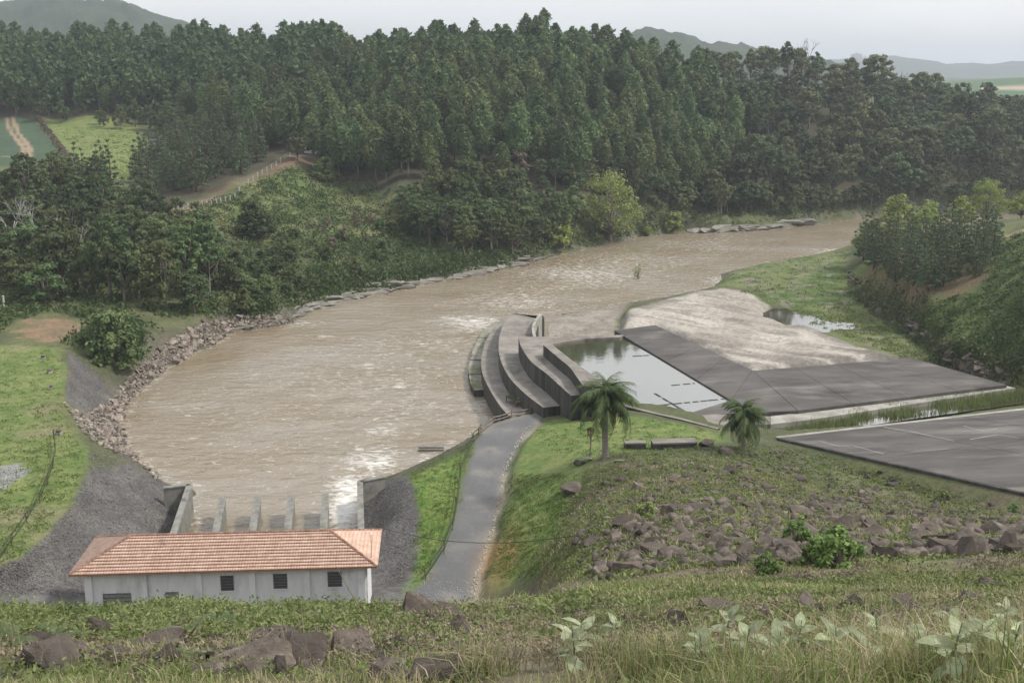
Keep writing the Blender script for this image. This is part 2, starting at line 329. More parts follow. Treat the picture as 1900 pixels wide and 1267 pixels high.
# behind and beside the camera: the crest of the dam
for a in np.radians([60, 90, 120, 150, 180, -150, -120, -90, -60]):
    for d in (1, 3, 8): CP.append((d*math.sin(a), d*math.cos(a), 45.4))
for a in np.radians([-120, -90, 90, 120, 180]):
    for d, z in ((60, 40), (300, 36), (2000, 30), (6500, 25)): CP.append((d*math.sin(a), d*math.cos(a), z))
CP = np.array(CP)
def uv(x, y): return np.arctan2(x, y)*2.2, np.log(np.hypot(x, y)+.4)
_u, _v = uv(CP[:, 0], CP[:, 1]); _n = len(CP)
_K = np.hypot(_u[:, None]-_u, _v[:, None]-_v) - np.eye(_n)*1e-4
_A = np.zeros((_n+1, _n+1)); _A[:_n, :_n] = _K; _A[:_n, _n] = 1; _A[_n, :_n] = 1
_w = np.linalg.solve(_A, np.concatenate([CP[:, 2], [0]]))
def rbf(x, y):
    u, v = uv(x, y); z = np.full(u.shape, _w[_n])
    for i in range(_n): z += _w[i]*np.hypot(u-_u[i], v-_v[i])
    return z
# the plane of the spillway chute
SA, SB, SC = at(1446, 812, 4.8), at(1900, 760, 4.8), at(1880, 908, 10.4)
_sn = np.cross(SB-SA, SC-SA); 
def chute_z(x, y): return SA[2] - (_sn[0]*(x-SA[0]) + _sn[1]*(y-SA[1]))/_sn[2]
_e1 = (SB-SA); _far = SA + _e1*2.2; _near = SC + (SC-SA)*.9
CHUTE = np.array([SA, _far, _far + (_near-SA), _near])
def height(x, y, detail=True):
    x = np.asarray(x, float); y = np.asarray(y, float); shp = x.shape; x = x.ravel(); y = y.ravel()
    r = np.hypot(x, y); z = rbf(x, y)
    rough = np.ones_like(z)
    def flat(poly, zz, soft, k=0.):
        nonlocal z, rough
        p = np.asarray(poly); m = (x > p[:,0].min()-soft) & (x < p[:,0].max()+soft) & (y > p[:,1].min()-soft) & (y < p[:,1].max()+soft)
        if not m.any(): return
        d = sdist(x[m], y[m], poly); t = 1 - sstep(0, soft, d)
        zt = zz(x[m], y[m]) if callable(zz) else zz
        z[m] = z[m]*(1-t) + zt*t; rough[m] = rough[m]*(1-t) + k*t
    flat(LAWN_L, 6, 1.5, .25); flat(ROAD, 4, 1.2, .12); 
    flat(SHELF, 2.5, 5, .8); flat(MARSH, 1.45, 4, .5); flat(RAPID, .62, 2, 1.1)
    flat(APRON, 1.4, 2, 0); flat(POOL, .6, 2.0, 0); flat(CHANNEL, 1.5, 2.5, .3)
    flat(CHUTE, lambda a, b: chute_z(a, b)-.28, 3.0, .0)
    for p in PUDDLE: flat(p, 1.05, 3.0, .8)
    if detail:
        amp = np.interp(r, [0, 8, 25, 60, 120, 250, 500, 1500, 6000], [.05, .22, .5, .6, .5, .8, 1.6, 8, 30])
        sc = np.interp(r, [0, 8, 25, 60, 120, 250, 500, 1500, 6000], [.8, 1.4, 3, 4, 5, 7, 14, 90, 300])
        nse = np.zeros_like(z)
        for lo, hi, s in ((0, 16, 1.6), (12, 60, 3.2), (45, 140, 4.), (110, 300, 6.), (240, 700, 14.), (560, 20000, 160.)):
            m = (r >= lo) & (r < hi)
            if m.any():
                wgt = np.minimum(1, np.minimum((r[m]-lo)/max(1, .25*lo) if lo else 1, (hi-r[m])/(.2*hi)))
                nse[m] += wgt*(fbm(x[m], y[m], s, 4, int(s*10))-.5)
        z = z + nse*amp*1.3*rough
        # ledges on the pale shelf
        d = sdist(x, y, SHELF)
        m = d < 1
        if m.any():
            h = fbm((x[m]*.78-y[m]*.62)*.3, (x[m]*.62+y[m]*.78)*1.1, 6., 4, 91)
            z[m] += (np.floor(h*9)/9 - .45)*1.5*sstep(1, -3, d[m])
    d = sdist(x, y, RIVER)
    out = d > 0
    z = np.where(out, np.where(d < 5, np.minimum(z, z*sstep(0, 5, d) + .15*d*(1-sstep(0,5,d)) ) , z), np.maximum(-3, -.12 + d*.35))
    return z.reshape(shp)
def hz(x, y): return float(height(np.array([x]), np.array([y]))[0])

az_f = np.radians(np.arange(-28.6, 28.61, .13))
side = np.radians(np.concatenate([np.arange(29.2, 45, 1.2), np.arange(46, 90, 5), np.arange(92, 181, 11)]))
AZ = np.concatenate([-side[::-1], az_f, side])
def geom(a, b, q): return a*(1+q)**np.arange(int(math.log(b/a)/math.log(1+q)))
RR = np.concatenate([geom(.6, 4.5, .12), geom(4.5, 24, .014), geom(24, 60, .011), np.arange(60, 130, .55), np.arange(130, 260, .9), np.arange(260, 560, 1.9), geom(560, 6200, .04)])
A2, R2 = np.meshgrid(AZ, RR); GX = R2*np.sin(A2); GY = R2*np.cos(A2); GZ = height(GX, GY)
nr, nc = GX.shape

# ---- base colour of the ground (what grows or lies there)
gx, gy, gz, gr = GX.ravel(), GY.ravel(), GZ.ravel(), R2.ravel()
def C3(*c): return np.array(c)
alb = np.tile(C3(.10, .115, .05), (len(gx), 1))
zone = np.zeros(len(gx), np.int32)             # 0 hillside
n1 = fbm(gx, gy, 9., 4, 5); n2 = fbm(gx, gy, 2.5, 4, 9); n3 = fbm(gx, gy, 30., 3, 3)
def paint(wt, c, c2=None, nn=n1):
    global alb
    c = np.asarray(c); col = c if c2 is None else c[None]*(1-sstep(.35, .65, nn)[:, None]) + np.asarray(c2)[None]*sstep(.35, .65, nn)[:, None]
    alb = alb*(1-wt[:, None]) + col*wt[:, None]
def pw(poly, soft=1.5, wob=2.):
    p = np.asarray(poly); wt = np.zeros(len(gx)); b = soft+wob+2
    m = (gx > p[:,0].min()-b) & (gx < p[:,0].max()+b) & (gy > p[:,1].min()-b) & (gy < p[:,1].max()+b)
    d = sdist(gx[m], gy[m], poly) + (n2[m]-.5)*wob*2
    wt[m] = 1-sstep(-soft, soft, d); return wt
paint(np.ones(len(gx)), (.075, .085, .04), (.115, .125, .055))
paint(sstep(600, 700, gr), (.05, .085, .035), (.10, .115, .05), n3)
# foreground slope: grass, dry stems and soil
fg = 1-sstep(98, 112, gr); zone[(gr < 100) & (gz > 4.6)] = 1
paint(fg, (.125, .135, .06), (.14, .122, .085), n2)
paint(fg*sstep(.52, .7, n1)*.7, (.135, .108, .082))
mid = sstep(40, 55, gr)*fg; paint(mid, (.10, .115, .05), (.11, .085, .06), n2); paint(mid*sstep(.5, .62, n1)*.8, (.10, .078, .062))
yard = (1-sstep(4.4, 5.2, gz))*(1-sstep(98, 101, gr))*sstep(-3, -8, gx); paint(yard, (.115, .11, .107), (.15, .146, .14), n2)
sdR = sdist(gx, gy, RIVER)
paint((1-sstep(2., 6, sdR))*(1-sstep(280, 300, gr)), (.12, .105, .085), (.075, .075, .05), n2)
paint((1-sstep(1, 4, sdR))*sstep(280, 300, gr), (.15, .14, .12), (.09, .1, .05), n2)
zone[(sdR < 11) & (gr > 95) & (gr < 420) & (gx < .16*gy)] = 12
lw = pw(LAWN_L, .8, 1.2); paint(lw, (.108, .155, .042), (.165, .195, .068), n2); paint(lw*sstep(.55, .72, n1), (.19, .18, .095)); zone[lw > .5] = 2
lw = pw(LAWN_R, 1.0, 1.6); paint(lw, (.108, .16, .042), (.165, .195, .065), n2); zone[lw > .5] = 3
lw = pw(STRIP, .8, 1.); paint(lw, (.10, .17, .035), (.15, .195, .05), n2); zone[lw > .5] = 4
gw = np.maximum(pw(GABL, .4, .5), np.maximum(pw(GABR, .4, .5), pw(GABL2, .4, .5))); paint(gw, (.09, .085, .082), (.13, .122, .116), n2); zone[gw > .5] = 5
rw = pw(ROAD, .5, .7); paint(rw, (.118, .119, .122), (.142, .142, .142), n2); zone[rw > .5] = 6
paint(rw*sstep(.6, .75, n2)*.35, (.27, .25, .22))
edge = np.exp(-(sdist(gx, gy, ROAD)-.2)**2/.6)*(gx > -14)*sstep(.40, .6, fbm(gx, gy, 5, 3, 44)); right_edge = edge*(sdist(gx, gy, STRIP) > 2.2)
paint(np.clip(right_edge, 0, 1)*.55, (.36, .31, .24))
dirt = np.exp(-((gx-at(930,1030,5)[0])**2/3 + (gy-at(930,1030,5)[1])**2/30)); paint(np.clip(dirt*1.4, 0, 1)*.9, (.27, .16, .07), (.2, .14, .07), n2)
ns = fbm((gx*.78-gy*.62)*.22, (gx*.62+gy*.78)*1.5, 4., 5, 29); nl_ = 1-np.abs(2*fbm((gx*.78-gy*.62)*.16, (gx*.62+gy*.78)*.9, 4., 4, 37)-1)*3; sw = pw(SHELF, 1., 2.); paint(sw, (.33, .30, .262), (.43, .395, .35), n1); paint(sw*sstep(.50, .66, ns)*.55, (.22, .195, .17)); paint(sw*sstep(.62, .95, nl_)*.6, (.15, .135, .118)); paint(sw*sstep(-.2, .35, ((gx*.55-gy*.84)-(SHELF[9][0]*.55-SHELF[9][1]*.84))/18+(ns-.5)*2.)*.75, (.14, .125, .112)); zone[sw > .5] = 7
paint(sw*sstep(-4, 0, sdist(gx, gy, SHELF))*sstep(.5, .6, n1)*.8, (.12, .11, .1))
rw_ = pw(RAPID, .8, 1.5); paint(rw_, (.20, .175, .145), (.28, .25, .215), n2); zone[rw_ > .5] = 7
mw = pw(MARSH, 1.5, 4.); paint(mw, (.075, .115, .03), (.13, .155, .06), n1); paint(mw*sstep(.55, .68, n2)*.8, (.20, .18, .15)); zone[mw > .5] = 8
for p in PUDDLE: paint(pw(p, 1.5, 1), (.10, .09, .07))
cw = pw(CHANNEL, .8, 1); paint(cw, (.06, .08, .03)); 
fw = pw(FIELD, 1.2, 1.); paint(fw, (.048, .08, .046), (.058, .094, .05)); zone[fw > .5] = 9
for path in ([(8,222),(18,240),(30,258),(40,272),(45,282),(36,292),(8,292)], [(20,222),(34,245),(46,262),(56,278),(55,290),(42,298)]):
    pts = np.array([at(a, b, 27.5-(b-226)/90*6) for a, b in path])
    dd = np.full(len(gx), 1e9)
    for a, b in zip(pts[:-1], pts[1:]):
        e = b[:2]-a[:2]; t = np.clip(((gx-a[0])*e[0]+(gy-a[1])*e[1])/(e@e), 0, 1); dd = np.minimum(dd, np.hypot(gx-a[0]-t*e[0], gy-a[1]-t*e[1]))
    paint((1-sstep(.3, 1.0, dd+(n2-.5)*1.0)), (.30, .22, .15))
mw = pw(MEADOW, 1.5, 2); paint(mw, (.125, .17, .05), (.17, .20, .065), n2); zone[mw > .5] = 10
PGR = poly_at([(250,380,16),(320,382,15.4),(440,334,18.6),(540,289,22.3),(530,255,24.5),(400,262,24),(300,290,21),(250,340,18)]); paint(pw(PGR, 2, 3), (.07, .055, .04), (.06, .06, .035), n2)  # pine litter under the grove, with the trees' shade painted into its colour
tw = pw(TRACK, 1., 1.); paint(tw, (.13, .085, .06), (.17, .115, .08), n2)
fb = pw(FENCEBANK, 3, 5); paint(fb, (.10, .135, .045), (.15, .15, .07), n1)
cw = pw(CUT, .8, 3.5); paint(cw, (.235, .15, .095), (.17, .13, .08), n2)
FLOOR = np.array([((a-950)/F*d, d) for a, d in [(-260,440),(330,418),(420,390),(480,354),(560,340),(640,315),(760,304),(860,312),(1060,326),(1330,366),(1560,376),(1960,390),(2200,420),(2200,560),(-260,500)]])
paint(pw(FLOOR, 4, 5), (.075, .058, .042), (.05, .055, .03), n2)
# right hill: mown slope, litter under the pines, red soil patch
RH = poly_at([(1566,485,4.5),(1590,538,4.8),(1680,588,5),(1760,642,5),(1860,684,5.2),(1990,700,6),(2150,560,14),(2150,410,24),(1900,405,19),(1840,440,14),(1640,455,8)])
hw = pw(RH, 1.5, 2); paint(hw, (.095, .13, .038), (.135, .17, .052), n1); paint(hw*sstep(.52, .68, n2)*.6, (.085, .09, .04)); zone[hw > .5] = 11
PL = poly_at([(1600,490,6.5),(1640,525,7.5),(1720,548,8.5),(1820,530,11),(1840,490,12.5),(1700,470,9)]); paint(pw(PL, 2, 3)*.85, (.15, .10, .065), (.11, .09, .05), n2)
PR = poly_at([(1860,425,16.5),(1930,410,19),(1930,432,17.5),(1880,436,16.5)]); paint(pw(PR, 1, 1.5), (.33, .24, .16))
# far fields to the right
ff = (gr > 900)*(gr < 1700)*(gx > .34*gy); paint(ff*1., (.06, .12, .05), (.08, .13, .055), n3)
paint((np.abs(gy-1080-(gx-450)*.1) < 14)*(gx > .38*gy)*1., (.42, .34, .25)); paint((np.abs(gy-1480+(gx-600)*.3) < 60)*(gx > .42*gy)*1., (.36, .24, .15))
patch = np.hypot(gx-at(-5,890,6)[0], (gy-at(-5,890,6)[1])*.5); paint(1-sstep(2.0, 2.6, patch+(n2-.5)*2), (.24, .24, .235))

# ---- one sheet of ground, its faces shared out among the kinds of ground
idx = np.arange(nr*nc).reshape(nr, nc)
quads = np.stack([idx[:-1, :-1], idx[:-1, 1:], idx[1:, 1:], idx[1:, :-1]], -1).reshape(-1, 4)
wrap = np.stack([idx[:-1, -1], idx[:-1, 0], idx[1:, 0], idx[1:, -1]], -1)
quads = np.concatenate([quads, wrap])[:, ::-1]
# no ground under water deeper than the bed, none inside the river's middle
qz = zone[quads].max(1)
GXYZ = np.stack([gx, gy, gz], 1)
zn = {0: 'ground', 1: 'dam_slope', 2: 'lawn', 3: 'lawn', 4: 'lawn', 5: 'riprap_slope', 6: 'gravel_road', 7: 'rock_shelf', 8: 'marsh', 9: 'crop_field', 10: 'meadow', 11: 'hill_slope', 12: 'riverbank'}
G = {}
for k, nm in zn.items():
    q = quads[qz == k]
    if not len(q): continue
    u, inv = np.unique(q, return_inverse=True)
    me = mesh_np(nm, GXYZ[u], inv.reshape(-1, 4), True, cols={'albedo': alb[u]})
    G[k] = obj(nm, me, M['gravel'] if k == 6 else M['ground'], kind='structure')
# sampler of the finished sheet
def gheight(x, y): return height(x, y)
print('terrain done', nr*nc)
# ------------------------------------------------------------------ water
def water_mat(name, c1, c2, rough, bs, bstr, foam=True, stretch=(1, 1, 1), ior=1.5):
    m = bpy.data.materials.new(name); m.use_nodes = True; t = m.node_tree; t.nodes.clear()
    n = lambda k: t.nodes.new(k); l = lambda a, b: t.links.new(a, b)
    out = n('ShaderNodeOutputMaterial'); p = n('ShaderNodeBsdfPrincipled'); p.inputs['Roughness'].default_value = rough; p.inputs['IOR'].default_value = ior
    tc = n('ShaderNodeTexCoord'); mp = n('ShaderNodeMapping'); mp.inputs['Scale'].default_value = stretch; mp.inputs['Rotation'].default_value = (0, 0, R(-20)); l(tc.outputs['Object'], mp.inputs[0])
    nz = n('ShaderNodeTexNoise'); nz.inputs['Scale'].default_value = .06; nz.inputs['Detail'].default_value = 5; l(mp.outputs[0], nz.inputs[0])
    cr = n('ShaderNodeValToRGB'); cr.color_ramp.elements[0].position = .35; cr.color_ramp.elements[1].position = .65
    cr.color_ramp.elements[0].color = (*c1, 1); cr.color_ramp.elements[1].color = (*c2, 1); l(nz.outputs[0], cr.inputs[0]); col = cr.outputs[0]
    nb = n('ShaderNodeTexNoise'); nb.inputs['Scale'].default_value = bs; nb.inputs['Detail'].default_value = 5; nb.inputs['Roughness'].default_value = .6; l(mp.outputs[0], nb.inputs[0])
    b = n('ShaderNodeBump'); b.inputs['Strength'].default_value = bstr; b.inputs['Distance'].default_value = .45; l(nb.outputs[0], b.inputs['Height']); l(b.outputs[0], p.inputs['Normal'])
    if foam:
        a = n('ShaderNodeAttribute'); a.attribute_name = 'foam'
        nf = n('ShaderNodeTexNoise'); nf.inputs['Scale'].default_value = 1.15; nf.inputs['Detail'].default_value = 6; nf.inputs['Roughness'].default_value = .68; nf.inputs['Distortion'].default_value = .6; l(mp.outputs[0], nf.inputs[0])
        ad = n('ShaderNodeMath'); ad.operation = 'ADD'; l(a.outputs['Fac'], ad.inputs[0]); l(nf.outputs[0], ad.inputs[1])
        mr = n('ShaderNodeMapRange'); mr.inputs[1].default_value = .66; mr.inputs[2].default_value = .92; l(ad.outputs[0], mr.inputs[0])
        mm = n('ShaderNodeMixRGB'); l(mr.outputs[0], mm.inputs[0]); l(col, mm.inputs[1]); mm.inputs[2].default_value = (.74, .72, .69, 1); col = mm.outputs[0]
        rr = n('ShaderNodeMapRange'); rr.inputs[3].default_value = rough; rr.inputs[4].default_value = .7; l(mr.outputs[0], rr.inputs[0]); l(rr.outputs[0], p.inputs['Roughness'])
    l(col, p.inputs['Base Color']); l(p.outputs[0], out.inputs[0]); return m
M['river'] = water_mat('muddy_river_water', (.205, .155, .092), (.25, .212, .16), .22, .55, 1.0, True, (.65, 1.2, 1), 2.1)
M['still'] = water_mat('still_pool_water', (.045, .045, .022), (.07, .065, .035), .03, .5, .015, False, ior=6.0)
wa = np.radians(np.arange(-23.5, 30, .16))
wr = np.concatenate([np.arange(98, 150, .55), np.arange(150, 240, .9), np.arange(240, 480, 2.)])
a2, r2 = np.meshgrid(wa, wr); wx = r2*np.sin(a2); wy = r2*np.cos(a2)
dR = sdist(wx, wy, RIVER); keep = dR < 1.6
def blob(px, py, rx, ry, ang=0., z=0):
    p = at(px, py, z); c, s = math.cos(ang), math.sin(ang); dx, dy = wx-p[0], wy-p[1]
    return np.exp(-(((dx*c+dy*s)/rx)**2 + ((-dx*s+dy*c)/ry)**2))
foam = np.zeros_like(wx)
for b in [(640,945,2.0,8,.1,.42),(652,905,3.2,6,.1,.34),(690,850,5,8,.0,.24),(705,800,4,3,0,.22),(735,715,3,2.5,0,.26),(700,860,3,4,0,.3),(610,945,2,6,.15,.16),
          (880,600,7,9,.3,.26),(840,590,5,3,0,.22),(960,560,16,16,.5,.18),(1080,510,22,22,.7,.20),(1000,535,20,12,.5,.15),(1150,485,26,24,.8,.16),(1300,455,30,26,.8,.12),(560,600,4,3,0,.2),(598,624,2.5,1.6,0,.25),(520,760,30,25,0,.09),(700,700,25,22,0,.13),(600,840,24,18,0,.10),(800,640,26,14,.4,.14),(480,900,16,16,0,.07),(760,760,16,14,0,.13),
          (1290,470,28,14,.2,.10),(1340,520,6,8,0,.22),(1550,465,10,5,0,.2)]:
    foam = np.maximum(foam, blob(*b[:5])*b[5])
foam = np.maximum(foam, .15*np.exp(-((dR+.6)/1.2)**2))
rough_ = .17 + .35*np.clip(foam*2.4, 0, 1)
wz = rough_*((fbm(wx*.6+wy*.15, wy*1.1, 3.2, 4, 61)-.5)*2.2 + (fbm(wx, wy, 9., 3, 63)-.5)*1.5)
ii = np.arange(wx.size).reshape(wx.shape)
wq = np.stack([ii[:-1, :-1], ii[1:, :-1], ii[1:, 1:], ii[:-1, 1:]], -1).reshape(-1, 4)
wq = wq[keep.ravel()[wq].any(1)][:, ::-1]
wu, winv = np.unique(wq, return_inverse=True)
river = obj('river', mesh_np('river', np.stack([wx.ravel(), wy.ravel(), wz.ravel()], 1)[wu], winv.reshape(-1, 4), True, attrs={'foam': foam.ravel()[wu]}), M['river'], kind='structure')
def sheet(name, poly, z, m, grow=0.):
    c = np.mean(poly, 0); mb = MB(); p = [(c[0]+(q[0]-c[0])*(1+grow), c[1]+(q[1]-c[1])*(1+grow), z) for q in poly]
    a = sum(p[i][0]*p[(i+1) % len(p)][1]-p[(i+1) % len(p)][0]*p[i][1] for i in range(len(p)))
    if a < 0: p = p[::-1]
    mb.add(p, [tuple(range(len(p)))]); return mb.build(name, m, kind='structure')
sheet('pool_water', POOL, 2.0, M['still'], .01)
sheet('channel_water', CHANNEL, 1.92, M['still'], .01)
for p in PUDDLE: sheet('puddle_water', p, 1.27, M['still'], .25)
sheet('rapid_water', RAPID, .42, M['river'], .02)

# ------------------------------------------------------------------ stepped concrete structure beside the river
def strip(name, outer, width, z, zb, m, parent, mtop=None):
    """a wall or terrace: outer top edge traced at level z, widened to its right by width (number or list); vertical down to zb"""
    P = [at(a, b, z)[:2] for a, b in outer]
    # smooth
    Q = []
    for i in range(len(P)-1):
        p0, p1, p2, p3 = P[max(0, i-1)], P[i], P[i+1], P[min(len(P)-1, i+2)]
        for t in np.linspace(0, 1, 6, endpoint=False):
            Q.append(.5*((2*p1)+(-p0+p2)*t+(2*p0-5*p1+4*p2-p3)*t*t+(-p0+3*p1-3*p2+p3)*t**3))
    Q.append(P[-1]); Q = np.array(Q); n = len(Q)
    w_ = np.interp(np.linspace(0, 1, n), np.linspace(0, 1, len(width)), width) if hasattr(width, '__len__') else np.full(n, width)
    T = np.gradient(Q, axis=0); T /= np.linalg.norm(T, axis=1)[:, None]
    Nn = np.stack([-T[:, 1], T[:, 0]], 1)      # to the right when walking towards the camera
    I = Q + Nn*w_[:, None]
    vs = [(*q, z) for q in Q] + [(*q, z) for q in I] + [(*q, zb) for q in Q] + [(*q, zb) for q in I]
    top = [(i, n+i, n+i+1, i+1) for i in range(n-1)]
    sides = [(2*n+i, i, i+1, 2*n+i+1) for i in range(n-1)] + [(n+i, 3*n+i, 3*n+i+1, n+i+1) for i in range(n-1)] + [(0, 2*n, 3*n, n), (n-1, 2*n-1, 4*n-1, 3*n-1)] + [(3*n+i, 2*n+i, 2*n+i+1, 3*n+i+1) for i in range(n-1)]
    me = MB().add(vs, top + sides).mesh(name)
    me.materials.append(mtop or m); me.materials.append(m)
    for k, pl in enumerate(me.polygons): pl.material_index = 0 if k < len(top) else 1
    return obj(name, me, None, parent)
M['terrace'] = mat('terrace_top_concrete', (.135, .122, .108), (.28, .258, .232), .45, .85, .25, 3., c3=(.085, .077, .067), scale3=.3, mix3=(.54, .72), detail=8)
M['mossy'] = mat('mossy_concrete', (.16, .155, .12), (.34, .325, .28), .5, .85, .2, 3., c3=(.11, .12, .055), scale3=.3, mix3=(.48, .62))
weir = thing('stepped_spillway_wall', 'curved stepped dark concrete structure with rising terraces beside the muddy river', 'concrete structure', (0, 0, 0))
tops = [
 ('low_ledge', [(925,596),(903,606),(889,626)], [2.6,2.6,2.6], .9, 'mossy'),
 ('low_ledge', [(888.5,627),(878,648),(873,667)], [2.3,2.3,2.2], .95, 'mossy'),
 ('low_ledge', [(872.5,668.5),(869,682),(870,694)], [2.0,2.0,1.9], 1.0, 'mossy'),
 ('low_ledge', [(870.3,695.5),(873,711),(880,724)], [1.9,1.8,1.5], 1.05, 'mossy'),
 ('terrace', [(938,590),(920,602),(900,636),(893,668),(895,692),(905,716),(927,752),(946,773)], 5.2, 3.0, 'terrace'),
 ('terrace', [(956,580),(945,585),(930,612),(925,640),(929,668),(945,700),(975,731),(1008,756)], [6.4,6,5.8,6,6,6,4.6,4.4], 5.4, 'terrace'),
 ('terrace', [(962,625),(967,643),(985,670),(1015,694),(1046,722),(1060,734)], [4.6,4.8,5.2,5.6,5.6,4.6], 8.0, 'terrace'),
 ('upper_wall', [(1008,640),(1020,650),(1040,667),(1056,680),(1068,696),(1082,716)], [1.3,1.3,1.35,1.4,1.3,1.1], 9.6, 'terrace'),
]
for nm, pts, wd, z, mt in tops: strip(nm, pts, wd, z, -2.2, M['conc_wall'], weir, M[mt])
# parapet along the far right edge of the long terrace
strip('parapet', [(1001,582),(993,592),(987,606),(989,622),(996,634)], .45, 6.6, .4, M['conc_pale'], weir, M['conc_pale'])
# loose pale pole lying on the terrace
MB().tube([at(1017,727,5.6), at(1046,748,5.75)], .13, 6).build('pale_pole', M['white'], None)
tag(bpy.data.objects['pale_pole'], 'pale pole lying across the dark concrete terrace left of the tall palm', 'pole')
rebase(bpy.data.objects['pale_pole'], at(1017,727,5.6))
pb = at(961, 748, 3.02)
plat = thing('wooden_platform', 'small pale wooden platform on posts on the lower concrete terrace', 'platform', pb, R(28))
MB().box(-1.15, 1.15, -1.5, 1.5, .72, .82).build('deck', M['wood'], plat)
MB().box(-1.17, 1.17, -1.53, -1.47, .60, .86).build('edge_board', mat('orange_board', (.30, .17, .08), (.40, .24, .12), 3., .8), plat)
MB().box(-.25, .75, -1.2, -.4, .823, .93).build('white_sheet', M['white'], plat)
for sx in (-1.02, 1.02):
    for sy in (-1.4, 1.4): MB().box(sx-.06, sx+.06, sy-.06, sy+.06, 0, .72).build('leg', M['post'], plat)

# ------------------------------------------------------------------ apron slabs, pool kerbs, spillway chute
def slab(name, corners, zb, m, parent=None):
    return MB().prism([tuple(c) for c in corners], zb).build(name, m, parent)
apron = thing('concrete_apron', 'dark concrete apron in folded slabs between still pool and pale rock shelf', 'concrete apron', (0, 0, 0))
def bil(c, u, v): return (1-u)*(1-v)*c[0] + u*(1-v)*c[1] + u*v*c[2] + (1-u)*v*c[3]
def panels(c, nu, nv, thick, m, parent, gap=.012, nm='slab'):
    c = [np.asarray(p, float) for p in c]
    for i in range(nu):
        for j in range(nv):
            u0, u1, v0, v1 = i/nu+gap/nu*3*(i > 0), (i+1)/nu, j/nv+gap/nv*3*(j > 0), (j+1)/nv
            q = [bil(c, u0, v0), bil(c, u1, v0), bil(c, u1, v1), bil(c, u0, v1)]
            slab(nm, q, [p[2]-thick for p in q], m, parent)
panels([at(1140,613,2.2), at(1356,742,2.2), at(1396,687,2.9), at(1216,603,2.9)], 4, 1, 1.6, M['slab'], apron, .003)
panels([at(1356.5,742.4,2.2), at(1264,771,2.2), at(1480,762,3.), at(1396.5,687.4,2.9)], 1, 1, 1.6, M['slab'], apron)
panels([at(1397.5,687.6,2.9), at(1481,761.6,3.0), at(1868,714,3.0), at(1692,664,2.9)], 2, 4, 1.6, M['slab'], apron, .003)
MB().prism([tuple(at(a, b, 2.55)) for a, b in ((1430,772),(1480,766),(1870,716.5),(1885,720),(1500,779),(1430,787))], .6).build('sill', M['conc_pale'], apron)
MB().prism([tuple(at(a, b, 2.45)) for a, b in ((1262,772),(1345,767),(1430,772.5),(1432,786),(1345,793),(1330,790))], .6).build('slab', M['terrace'], apron)
# bed joints standing just above the still water of the pool
for (a, b, c, d) in ((1201,754,1345,740),(1215,730,1277,767),(1246,715,1289,711),(1174,661,1207,659),(1306,704,1330,722)):
    p, q = at(a, b, 2.0), at(c, d, 2.0); u = (q-p)/np.linalg.norm(q-p); s = np.array([-u[1], u[0], 0])*.17; Ln = np.linalg.norm(q-p); k = 0.
    while k < Ln:
        e = min(Ln, k+random.uniform(.8, 2.4)); a_, b_ = p+u*k, p+u*e
        MB().prism([tuple(a_-s+[0,0,.04]), tuple(b_-s+[0,0,.04]), tuple(b_+s+[0,0,.04]), tuple(a_+s+[0,0,.04])], 1.0).build('bed_joint', M['conc_wall'], apron)
        k = e + random.uniform(.15, .7)
kerb = thing('pool_wall', 'low dark retaining wall between the pool and the palm lawn', 'wall', (0, 0, 0))
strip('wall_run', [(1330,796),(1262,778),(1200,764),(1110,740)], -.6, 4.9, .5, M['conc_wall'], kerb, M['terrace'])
end_ = MB().prism([tuple(at(a, b, 2.35)) for a, b in ((1008,641),(1085,628.5),(1150,625.5),(1158,621),(1085,624),(1008,636))], .3).build('far_kerb', M['terrace'], kerb)

chute = thing('spillway_chute', 'broad dark concrete spillway chute of jointed slabs at the right edge', 'spillway', (0, 0, 0))
cc = [CHUTE[0], CHUTE[1], CHUTE[2], CHUTE[3]]
panels(cc, 6, 4, .5, M['slab'], chute, .0035)
for pts_ in ([(1520,818),(1560,828),(1582,826),(1640,842)], [(1640,792),(1690,800),(1770,818)], [(1788,790),(1822,799),(1850,795)], [(1690,838),(1712,836),(1760,832)], [(1800,815),(1850,806),(1890,812)]):
    for (a, b), (c, d) in zip(pts_[:-1], pts_[1:]):
        e_ = []
        for q in (ray(a, b), ray(c, d)):
            t_ = ((SA-np.array([0, 0, CAMZ])) @ _sn)/(q @ _sn); e_.append(np.array([0, 0, CAMZ])+q*t_+[0, 0, .006])
        u = e_[1]-e_[0]; n_ = np.array([-u[1], u[0], 0])/np.linalg.norm(u)*random.uniform(.05, .11)
        f_ = [e_[0]-n_, e_[1]-n_, e_[1]+n_, e_[0]+n_]; f_ = [np.array([p_[0], p_[1], chute_z(p_[0], p_[1])+.008]) for p_ in f_]
        MB().prism([tuple(p_) for p_ in f_], [p_[2]-.05 for p_ in f_]).build('sealed_crack', M['conc_pale'], chute)
bed = [p-np.array([0, 0, .03]) for p in cc]
slab('joint_bed', bed, [p[2]-.45 for p in bed], M['joint'], chute)
e = (CHUTE[3]-CHUTE[0]); e2 = e/np.linalg.norm(e); off = np.array([e2[1], -e2[0], 0])*.0
s_ = np.array([e2[1], -e2[0], 0]); s_ = s_ if s_ @ (CHUTE[1]-CHUTE[0]) < 0 else -s_
a_, b_ = CHUTE[0]-[0, 0, .02], CHUTE[3]-[0, 0, .02]
MB().prism([tuple(a_), tuple(b_), tuple(b_+s_*.35), tuple(a_+s_*.35)], [a_[2]-3, b_[2]-5, b_[2]-5, a_[2]-3]).build('side_wall', M['conc_wall'], chute)
a_, b_ = CHUTE[0]+[0, 0, .0], CHUTE[1]
